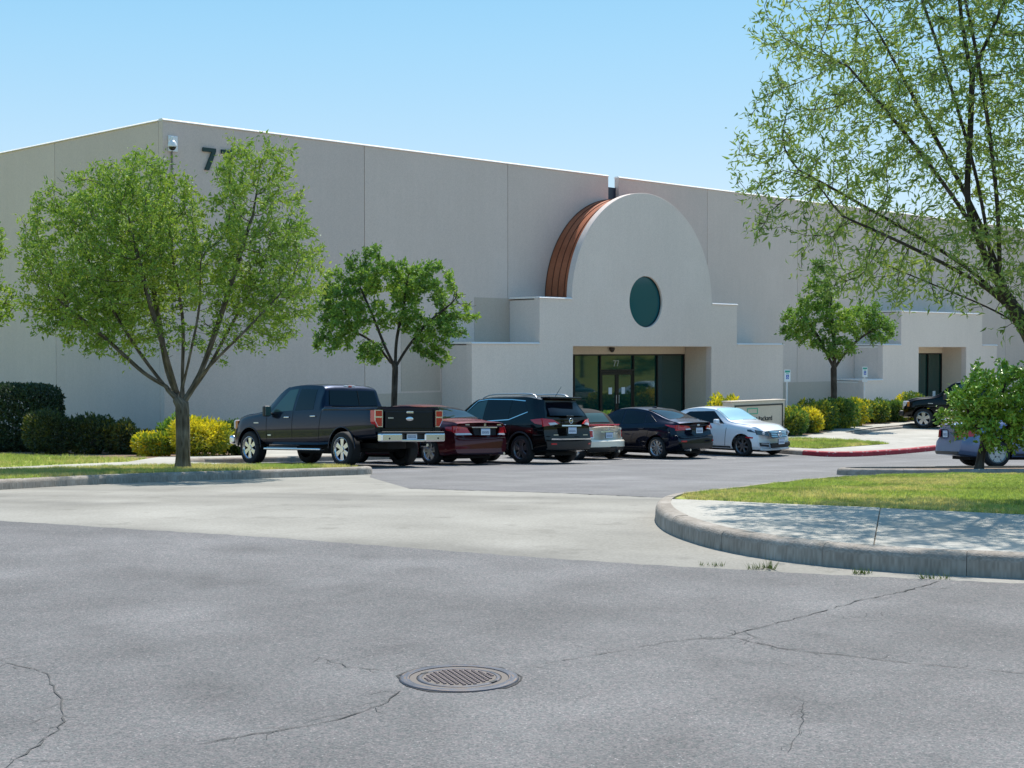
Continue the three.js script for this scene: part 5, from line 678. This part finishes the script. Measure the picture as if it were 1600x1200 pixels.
const vase = (lean = 0) => [
  { pts: [V(0, -0.1, 0), V(0.01, 0.6, 0), V(0.0, 1.22, 0.02)] },
  { from: 0, pts: [V(0, 1.22, 0), V(-0.28, 1.55, 0.1), V(-0.72, 2.2, 0.3), V(-1.35, 3.3, 0.5)] }, { from: 0, pts: [V(-0.05, 1.3, 0), V(-0.3, 1.8, -0.2), V(-0.55, 2.8, -0.5), V(-0.8, 3.9, -0.8)] },
  { from: 0, pts: [V(0, 1.22, 0), V(0.02, 1.8, 0.05), V(0.06, 2.8, 0.2), V(-0.1, 3.9, 0.3)] }, { from: 0, pts: [V(0.02, 1.25, 0), V(0.3, 1.7, 0.05), V(0.62, 2.5, 0.1), V(1.0, 3.6, 0.2), V(1.3, 4.6, 0.1)] }, { from: 0, pts: [V(0.05, 1.3, 0), V(0.4, 1.85, -0.25), V(0.8, 2.7, -0.6), V(1.25, 3.6, -0.9)] },
  { from: 0, pts: [V(-0.2, 1.5, 0), V(-0.6, 1.8, 0.35), V(-1.2, 2.4, 0.6), V(-1.9, 3.0, 0.7)] }, { from: 0, pts: [V(0.25, 1.65, 0), V(0.75, 2.1, 0.4), V(1.3, 2.6, 0.6), V(1.9, 3.2, 0.7)] }, { from: 0, pts: [V(0.0, 1.5, 0), V(0.25, 2.2, 0.4), V(0.45, 3.0, 0.6), V(0.5, 3.8, 0.7)] }, { from: 0, pts: [V(-0.1, 1.45, 0), V(-0.2, 2.2, 0.5), V(-0.4, 3.1, 0.8), V(-0.6, 4.0, 0.9)] },
];
const bigLeft = tree({ name: 'ash_tree', label: 'large round vase shaped tree in the grass strip left of the dark blue pickup', x: -6.12, y: G(27.07) + 0.12, z: -27.07, limbs: vase(), seed: 21, base: 0.128, n: 5200, ok: (p) => !(p.y > 4.0 && Math.abs(p.x - 0.42 - (p.y - 4) * 0.06) < 0.06 + (p.y - 4.0) * 0.12),
  shapes: [[-1.3, 4.0, 0, 1.75, 1.75, 2.0], [-0.7, 4.5, 0.2, 1.2, 1.45, 1.8], [1.35, 4.7, 0, 1.0, 1.6, 1.5], [1.75, 3.7, 0.1, 1.05, 1.15, 1.4], [-1.7, 3.1, 0.1, 1.35, 0.75, 1.5], [0.5, 3.6, 0, 1.3, 0.8, 1.6], [1.3, 2.75, 0.1, 1.0, 0.6, 1.1], [-1.1, 2.55, 0.2, 1.2, 0.5, 1.2], [0.4, 2.5, 0.2, 0.9, 0.5, 1.0]],
  g: { step: 0.13, reach: 1.0, kill: 0.17, maxIter: 70 }, leaf: leafGeo(0.088, 0.036), fol: { thr: 13, per: 17, spread: 0.15, hues: greens, gap: 0.16, inner: [0.1, 2.55, 0, 1.25, 1.1, 1.2] } });
tree({ name: 'ash_tree', label: 'leafy tree cut off by the left edge of the picture', x: -11.55, y: G(27.6) + 0.12, z: -27.6, limbs: vase(), seed: 43, base: 0.15, n: 900,
  shapes: [[0, 4.2, 0, 2.0, 1.7, 2.0], [0.8, 3.5, 0.2, 1.5, 1.1, 1.5], [1.2, 2.9, 0.2, 1.0, 0.6, 1.0]], g: { step: 0.16, reach: 1.1, kill: 0.26, maxIter: 60 }, leaf: leafGeo(0.10, 0.042), fol: { thr: 12, per: 24, spread: 0.16, hues: greens } });
tree({ name: 'ash_tree', label: 'small clumpy tree rising behind the dark blue pickup bed', x: -3.3, y: G(40.5) + 0.12, z: -40.5, bark: mBarkDark, seed: 65, base: 0.085, n: 900,
  limbs: [{ pts: [V(0, -0.1, 0), V(0.02, 1.2, 0), V(0.06, 2.45, 0)] }, { from: 0, pts: [V(0.06, 2.45, 0), V(-0.2, 3.0, 0.1), V(-0.55, 3.9, 0.2), V(-0.9, 4.7, 0.2)] }, { from: 0, pts: [V(0.06, 2.45, 0), V(0.1, 3.2, 0), V(0.3, 4.2, 0), V(0.4, 4.9, 0)] }, { from: 0, pts: [V(0.06, 2.45, 0), V(0.4, 3.0, 0), V(1.0, 3.7, 0.2), V(1.6, 4.2, 0.2)] }, { from: 0, pts: [V(0.0, 2.5, 0), V(-0.5, 3.1, -0.1), V(-1.2, 3.5, -0.2), V(-1.8, 3.7, -0.2)] }],
  shapes: [[-0.7, 5.2, 0, 0.7, 0.85, 0.8], [-1.55, 4.5, 0, 0.6, 0.55, 0.7], [-1.3, 3.85, 0.1, 0.75, 0.5, 0.8], [-1.75, 3.2, 0, 0.6, 0.4, 0.6], [0.3, 4.9, 0, 0.7, 0.65, 0.8], [1.1, 4.8, 0.1, 0.75, 0.65, 0.8], [1.75, 4.1, 0, 0.7, 0.6, 0.8], [1.2, 3.5, 0.1, 0.85, 0.5, 0.8], [0.2, 4.0, 0.1, 0.7, 0.55, 0.7], [-0.7, 2.75, 0.1, 0.4, 0.3, 0.4], [1.4, 2.8, 0, 0.35, 0.3, 0.4]],
  g: { step: 0.13, reach: 1.1, kill: 0.2, maxIter: 60 }, leaf: leafGeo(0.11, 0.06), fol: { thr: 8, per: 30, spread: 0.17, hues: deep, gap: 0.2 } });
tree({ name: 'ash_tree', label: 'slender bushy tree growing from yellow green shrubs between the two entrances', x: 12.85, y: LOW + 0.13, z: -58.2, bark: mBarkDark, seed: 87, base: 0.12, n: 900,
  limbs: [{ pts: [V(0, -0.1, 0), V(0.0, 1.0, 0), V(-0.02, 2.3, 0)] }, { from: 0, pts: [V(0, 2.3, 0), V(-0.3, 2.9, 0), V(-0.8, 3.8, 0.1), V(-1.4, 4.4, 0.1)] }, { from: 0, pts: [V(0, 2.3, 0), V(0, 3.2, 0), V(-0.1, 4.4, 0), V(-0.2, 5.9, 0)] }, { from: 0, pts: [V(0, 2.3, 0), V(0.4, 2.9, 0), V(1.0, 3.5, 0), V(1.8, 4.0, 0)] }],
  shapes: [[-1.4, 4.1, 0, 0.9, 0.75, 0.9], [-0.6, 4.9, 0, 0.9, 0.8, 0.9], [-0.5, 6.0, 0, 0.65, 0.9, 0.7], [0.3, 4.2, 0.1, 1.0, 0.7, 0.9], [1.3, 4.5, 0, 0.7, 0.6, 0.8], [1.8, 3.8, 0, 0.75, 0.6, 0.8], [0.2, 3.2, 0.1, 0.9, 0.5, 0.8], [-0.9, 3.3, 0, 0.6, 0.35, 0.6]],
  g: { step: 0.16, reach: 1.2, kill: 0.24, maxIter: 60 }, leaf: leafGeo(0.13, 0.07), fol: { thr: 8, per: 26, spread: 0.2, hues: deep, gap: 0.24 } });
tree({ name: 'willow_tree', label: 'tall airy tree with narrow leaves leaning in from the right edge', x: 6.3, y: G(16.4) + 0.15, z: -16.4, k: 0.91, bark: mBarkDark, seed: 109, base: 0.125, n: 5600, expo: 1.6, 
  limbs: [{ pts: [V(0.1, -0.1, 0), V(0.0, 0.8, 0), V(-0.42, 1.75, 0.05), V(-0.82, 2.45, 0.05)] }, { from: 0, pts: [V(-0.82, 2.45, 0), V(-1.1, 3.0, 0), V(-1.3, 3.6, 0), V(-1.3, 4.5, 0.05), V(-1.28, 5.2, 0.05)] }, { from: 0, pts: [V(-1.28, 5.2, 0), V(-1.05, 5.7, 0), V(-0.7, 6.5, 0)] }, { from: 0, pts: [V(-1.28, 5.2, 0), V(-1.45, 6.0, 0.1), V(-1.5, 6.9, 0.1)] },
    ...[[-0.86, 2.5, -2.9, 5.2, 0.5], [-0.8, 2.4, -3.3, 4.1, -0.5], [-0.7, 2.25, -3.0, 3.4, 0.7], [-0.75, 2.35, -2.3, 5.9, -0.6], [-1.0, 2.85, -2.1, 6.4, 0.3], [-0.6, 2.1, -2.2, 2.95, -0.8], [-0.9, 2.6, -1.7, 6.2, 0.9], [-0.3, 1.5, 0.4, 5.8, 0.3], [-0.35, 1.6, 1.4, 5.0, -0.5], [-0.5, 1.9, -0.2, 6.0, -0.5], [-0.4, 1.7, 0.9, 4.2, 0.7], [-0.45, 1.8, -0.5, 5.4, 0.9], [-0.2, 1.3, 2.0, 4.2, 0.1]].map(([x, y, X, Y, Z]) => ({ from: 0, pts: [V(x, y, 0), V(lerp(x, X, 0.22), lerp(y, Y, 0.30), Z * 0.4), V(lerp(x, X, 0.6), lerp(y, Y, 0.66), Z * 0.8), V(X, Y, Z)] }))],
  shapes: [[-2.7, 4.5, 0, 1.6, 1.1, 1.7], [-1.8, 5.7, 0, 2.2, 1.5, 2.0], [-3.2, 3.7, 0.1, 1.15, 0.65, 1.2], [-2.0, 3.05, 0.2, 1.6, 0.85, 1.4], [-1.2, 2.9, 0.3, 1.2, 0.7, 1.2], [0.3, 5.4, 0, 2.2, 2.2, 2.0], [1.6, 4.4, 0, 1.7, 1.7, 1.8], [-0.4, 3.7, 0.2, 1.4, 0.8, 1.4], [-0.3, 2.4, 0.3, 0.9, 0.6, 0.8], [-1, 7, 0, 2, 0.9, 1.8]],
  g: { step: 0.14, reach: 1.2, kill: 0.20, maxIter: 80 }, leaf: leafGeo(0.088, 0.024, 0.3, 0.25), fol: { thr: 14, per: 14, spread: 0.16, hues: willow, sag: 0.2, gap: 0.13 } });
tree({ name: 'ornamental_tree', label: 'low dense glossy leaved tree on the kerbed island before the blue grey sedan', x: 9.1, y: G(28.1) + 0.09, z: -28.1, k: 0.92, bark: mBarkDark, seed: 131, base: 0.075, n: 1000, leafM: leafMat(0.32, 0.22),
  limbs: [{ pts: [V(-0.08, -0.1, 0), V(-0.06, 0.3, 0), V(0.02, 0.62, 0)] }, { from: 0, pts: [V(0.02, 0.62, 0), V(-0.2, 1.0, 0), V(-0.5, 1.5, 0)] }, { from: 0, pts: [V(0.02, 0.62, 0), V(0.2, 1.1, 0.1), V(0.4, 1.8, 0.1)] }, { from: 0, pts: [V(0.02, 0.62, 0), V(0.5, 0.9, 0), V(1.1, 1.3, 0)] }],
  shapes: [[-0.2, 1.2, 0, 0.7, 0.65, 0.8], [0.3, 1.7, 0, 0.85, 0.65, 0.9], [1.0, 1.4, 0, 0.9, 0.9, 0.9], [0.5, 0.9, 0.1, 0.9, 0.5, 0.8], [-0.35, 1.55, 0, 0.4, 0.3, 0.4]],
  g: { step: 0.11, reach: 0.9, kill: 0.17, maxIter: 50 }, leaf: leafGeo(0.10, 0.055), fol: { thr: 9, per: 20, spread: 0.12, hues: [...deep, [0.28, 0.40, 0.06]] } });
// trees on the bank beyond the lot, seen only in the door glass
for (const [x, D, s] of [[52, 62, 151], [60, 70, 152]]) { const t = tree({ name: 'ash_tree', label: s === 151 ? 'distant tree mirrored in the entrance glass, nearer of two on the bank' : 'distant tree mirrored in the entrance glass, farther of two on the bank', x, y: LOW + (s === 151 ? 1.2 : 3.6), z: -D, limbs: vase(), seed: s, base: 0.15, n: 260, shapes: [[0, 4.2, 0, 2.4, 1.8, 2.4]], g: { step: 0.3, reach: 1.6, kill: 0.45, maxIter: 40 }, leaf: leafGeo(0.22, 0.12), fol: { thr: 9, per: 9, spread: 0.3, hues: deep } }); }

// ---------- shrubs: twigs in the middle, leaves all through ----------
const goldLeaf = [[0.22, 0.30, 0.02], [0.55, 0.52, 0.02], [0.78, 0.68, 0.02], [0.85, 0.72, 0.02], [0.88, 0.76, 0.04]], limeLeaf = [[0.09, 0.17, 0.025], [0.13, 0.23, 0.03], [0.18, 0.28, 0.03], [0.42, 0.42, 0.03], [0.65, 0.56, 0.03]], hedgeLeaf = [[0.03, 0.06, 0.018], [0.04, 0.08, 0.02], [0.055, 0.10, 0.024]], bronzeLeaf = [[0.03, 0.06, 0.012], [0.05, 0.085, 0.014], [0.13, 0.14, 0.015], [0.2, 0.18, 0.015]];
function shrub({ name, label, group, x, D, lift = 0.11, rx, ry, rz, n, hues, seed, size = 0.07, lumps = 7, boxy = false }) {
  const t = thing(name, label, name.includes('hedge') ? 'hedge' : 'shrub', x, G(D) + lift, -D, 0, group), r = rng(seed), st = [], L = [];
  const lob = Array.from({ length: lumps }, (_, i) => { const a = i / lumps * 6.283 + r(), q = 0.35 + 0.3 * r(); return [Math.cos(a) * rx * q, ry * (0.42 + 0.32 * r()), Math.sin(a) * rz * q, rx * (0.45 + 0.15 * r()), ry * (0.40 + 0.12 * r()), rz * (0.45 + 0.15 * r())]; });
  if (boxy) lob.push([0, ry * 0.5, 0, rx * 0.98, ry * 0.5, rz]); else lob.push([0, ry * 0.45, 0, rx * 0.8, ry * 0.5, rz * 0.8]);
  for (let i = 0; i < 26; i++) { const a = r() * 6.283, q = 0.35 + r() * 0.5, e = V(Math.cos(a) * rx * q, ry * (0.45 + 0.4 * r()), Math.sin(a) * rz * q); st.push(bar(V(e.x * 0.15, -0.05, e.z * 0.15), e, 0.012, 5, 0.004)); }
  part('stem', st, mBarkDark, t).userData.kind = 'stuff';
  const tot = lob.reduce((s, l) => s + l[3] * l[4] + l[4] * l[5], 0);
  for (const l of lob) { const k = Math.round(n * (l[3] * l[4] + l[4] * l[5]) / tot); for (let i = 0; i < k; i++) { const d = V(r() - 0.5, r() - 0.5, r() - 0.5).normalize(), q = 0.55 + 0.48 * Math.sqrt(r()); let p = V(l[0] + d.x * l[3] * q, l[1] + d.y * l[4] * q, l[2] + d.z * l[5] * q); if (boxy) { const e = V(r() * 2 - 1, r() * 2 - 1, r() * 2 - 1), m = Math.pow(Math.abs(e.x) ** 5 + Math.abs(e.y) ** 5 + Math.abs(e.z) ** 5, 0.2), u = (0.72 + 0.3 * Math.sqrt(r())) / m; p = V(e.x * u * rx, ry * 0.5 + e.y * u * ry * 0.5, e.z * u * rz); } if (p.y < 0.02) continue; const cl = vn(p.x * 2.6 + 30, p.y * 2.6 + p.z * 2.1 + 30, seed), h = hues[Math.floor(clamp(cl * 0.8 + (r() - 0.5) * 0.55, 0, 0.999) * hues.length)], b = 0.8 + 0.4 * r(); L.push({ p, dir: d.clone().add(V((r() - 0.5) * 1.5, 0.35 + (r() - 0.5), (r() - 0.5) * 1.5)).normalize(), spin: r() * 6.28, s: 0.7 + 0.6 * r(), c: h.map((v) => v * b) }); } }
  scatter('foliage', leafGeo(size * 1.5, size * 0.8), mLeaf, L, t); return t;
}
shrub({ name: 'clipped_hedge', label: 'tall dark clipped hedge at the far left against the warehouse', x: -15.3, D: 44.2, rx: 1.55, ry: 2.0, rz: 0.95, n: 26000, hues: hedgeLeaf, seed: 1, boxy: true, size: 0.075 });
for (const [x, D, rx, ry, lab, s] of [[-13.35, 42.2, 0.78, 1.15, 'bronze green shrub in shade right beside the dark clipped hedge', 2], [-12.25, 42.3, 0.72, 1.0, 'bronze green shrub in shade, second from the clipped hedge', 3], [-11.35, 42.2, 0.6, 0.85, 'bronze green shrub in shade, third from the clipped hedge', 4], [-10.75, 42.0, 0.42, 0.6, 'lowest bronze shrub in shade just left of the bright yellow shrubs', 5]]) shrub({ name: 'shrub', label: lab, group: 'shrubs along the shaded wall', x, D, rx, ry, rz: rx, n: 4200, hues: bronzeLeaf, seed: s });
shrub({ name: 'golden_shrub', label: 'low bright yellow shrub left of the big tree trunk', group: 'golden shrubs by the corner', x: -9.85, D: 40.1, rx: 0.62, ry: 0.58, rz: 0.6, n: 3600, hues: goldLeaf, seed: 11 });
shrub({ name: 'golden_shrub', label: 'rounded bright yellow shrub right of the big tree trunk', group: 'golden shrubs by the corner', x: -8.55, D: 39.9, rx: 0.95, ry: 0.98, rz: 0.8, n: 7500, hues: goldLeaf, seed: 12 });
shrub({ name: 'shrub', label: 'plain green shrub between the bright yellow shrub and pickup front wheel', x: -7.75, D: 41.2, rx: 0.7, ry: 0.95, rz: 0.6, n: 4200, hues: limeLeaf.slice(0, 3), seed: 13 });
shrub({ name: 'shrub', label: 'dark green shrub peeking out behind the big tree trunk', x: -9.7, D: 42.4, rx: 0.6, ry: 1.0, rz: 0.5, n: 3600, hues: deep, seed: 14 });
for (const [x, D, rx, ry, lab, s] of [[9.95, 52.3, 0.62, 1.15, 'green shrub at the right end of the monument sign', 21], [10.85, 54.0, 0.75, 1.15, 'yellow green shrub at the foot of the nearer parking sign post', 22], [11.75, 55.8, 0.8, 1.25, 'yellow green shrub left of the slender tree trunk', 23], [12.75, 57.2, 0.8, 1.3, 'yellow green shrub at the foot of the slender tree', 24], [13.7, 59.0, 0.75, 1.2, 'yellow green shrub right of the slender tree trunk', 25], [15.0, 61.2, 0.8, 1.1, 'yellow green shrub near the farther parking sign post', 26], [16.2, 62.3, 0.8, 1.15, 'yellow green shrub just left of the black pickup nose', 27], [17.3, 63.5, 0.8, 1.3, 'yellow green shrub behind the black pickup hood', 28]]) shrub({ name: 'shrub', label: lab, group: 'shrubs between the entrances', x, D, rx, ry: ry * 0.76, rz: rx * 0.9, n: 4200, hues: s % 3 ? limeLeaf.concat(goldLeaf.slice(2)) : limeLeaf, seed: s, size: 0.085 });
for (const [x, D, lab, s] of [[7.6, 52.4, 'golden shrub showing over the monument sign behind the white car', 31], [3.2, 51.6, 'green shrub below the entrance doors behind the navy sedan', 32], [1.9, 50.6, 'green shrub in front of the doors behind the convertible', 33]]) shrub({ name: 'shrub', label: lab, group: 'shrubs behind the parked cars', x, D, rx: s === 31 ? 0.55 : 0.8, ry: s === 31 ? 1.25 : 0.8, rz: 0.7, n: 3200, hues: s === 31 ? goldLeaf : limeLeaf.slice(0, 4), seed: s, size: 0.085 });

// ---------- grass ----------
function tuftGeo(n, h, seed) { const r = rng(seed), v = []; for (let i = 0; i < n; i++) { const a = r() * 6.283, b = r() * 6.283, q = r() * 0.03, x = Math.cos(b) * q, z = Math.sin(b) * q, w = 0.0028 + 0.002 * r(), hh = h * (0.6 + 0.6 * r()), lx = Math.cos(a + 1.3) * hh * (0.2 + 0.5 * r()), lz = Math.sin(a + 1.3) * hh * (0.2 + 0.5 * r()); const c = Math.cos(a) * w, s = Math.sin(a) * w; v.push(x - c, 0, z - s, x + c, 0, z + s, x + lx, hh, z + lz); } const g = new THREE.BufferGeometry(); g.setAttribute('position', new THREE.Float32BufferAttribute(v, 3)); g.setAttribute('uv', new THREE.Float32BufferAttribute(new Float32Array(n * 6), 2)); g.computeVertexNormals(); return g; }
function inside(poly, x, y) { let c = false; for (let i = 0, j = poly.length - 1; i < poly.length; j = i++) { const [a, b] = poly[i], [e, f] = poly[j]; if ((b > y) !== (f > y) && x < (e - a) * (y - b) / (f - b) + a) c = !c; } return c; }
function turf(poly, lift, n, h, seed, label, bounds, blades = 7) {
  const r = rng(seed), S = []; let g = 0;
  while (S.length < n && g++ < n * 12) { const x = lerp(bounds[0], bounds[1], r()), D = lerp(bounds[2], bounds[3], Math.pow(r(), 1.15)); if (!inside(poly, x, D)) continue; const c = fbm(x * 0.9 + 20, D * 0.9 + 20, seed, 4), d = vn(x * 4, D * 4, seed + 5); const dry = sst(0.46, 0.66, c + (r() - 0.5) * 0.22), lush = sst(0.5, 0.66, fbm(x * 1.7 + 60, D * 1.7 + 60, seed + 11, 3)); const b = (0.7 + 0.5 * r()) * (1 - 0.32 * lush * (1 - dry)); S.push({ p: at(x, D, lift), dir: V((r() - 0.5) * 0.3, 1, (r() - 0.5) * 0.3).normalize(), spin: r() * 6.28, s: 0.75 + 0.6 * d, c: [lerp(0.36, 0.62, dry) * b, lerp(0.45, 0.54, dry) * b, lerp(0.08, 0.19, dry) * b] }); }
  const m = scatter(numbered('grass'), tuftGeo(blades, h, seed), mGrass, S, scene); tag(m, label, 'grass', null, 'stuff'); return m;
}
turf(islandLawn, 0.16, 46000, 0.04, 501, 'mown grass on the kerbed island in the right foreground', [1.9, 9.8, 11.8, 24.5]);
turf([[-12, 19], [-9.4, 16.9], [-7.6, 21.3], [-6.5, 24], [-4.7, 26.2], [-3.0, 28.3], [-3.6, 29.1], [-6.4, 29.8], [-7.5, 29.1], [-9.2, 26.3], [-12, 22]], 0.125, 16000, 0.065, 502, 'mown grass strip along the kerb under the large left tree', [-12, -2.9, 17, 30]);
turf([[-14.3, 41.2], [-11.2, 38.6], [-9.1, 36.4], [-8.75, 33.1], [-10, 28.6], [-16, 20], [-26, 40], [-20, 46]], 0.118, 9000, 0.08, 503, 'grass between the left sidewalk and the shaded shrubs', [-20, -8.7, 26, 44]);
turf([[8.3, 46.8], [8.76, 45.7], [9.47, 45.05], [10.77, 46.2], [12.32, 47.5], [11.45, 49.2], [9.9, 50.4], [8.6, 49]], 0.14, 3600, 0.08, 504, 'small triangle of grass inside the red kerbed walkway', [8.3, 12.4, 45, 50.4]);
// weeds in the gutter joint
for (const [x, D, s, lab] of [[1.62, 11.72, 1, 'tiny green weed sprouting in the gutter seam, leftmost of the weeds'], [1.95, 11.55, 1.6, 'tuft of weeds in the gutter seam left of the dark twig'], [2.75, 11.3, 1.0, 'small weed in the gutter seam below the middle kerb joint'], [3.22, 11.06, 1.2, 'yellowed weed where the long crack meets the gutter']]) { const r = rng(D * 100 | 0), S = []; for (let i = 0; i < 9; i++) S.push({ p: V((r() - 0.5) * 0.22, 0, (r() - 0.5) * 0.06), dir: V((r() - 0.5) * 0.8, 1, (r() - 0.5) * 0.8).normalize(), spin: r() * 6, s: s * (0.5 + r() * 0.5), c: [0.16 + r() * 0.1, 0.2, 0.04] }); const t = thing('weed', lab, 'weed', x, G(D) + 0.008, -D, 0, 'weeds in the gutter'); const gs = S.map((q) => tuftGeo(6, 0.06, 9).applyQuaternion(new THREE.Quaternion().setFromUnitVectors(V(0, 1, 0), q.dir)).scale(q.s, q.s, q.s).translate(q.p.x, q.p.y, q.p.z)); part('blades', gs, std(0.18, 0.22, 0.05, 0.8, { side: THREE.DoubleSide }), t).userData.kind = 'stuff'; }
renderer.render(scene, camera);
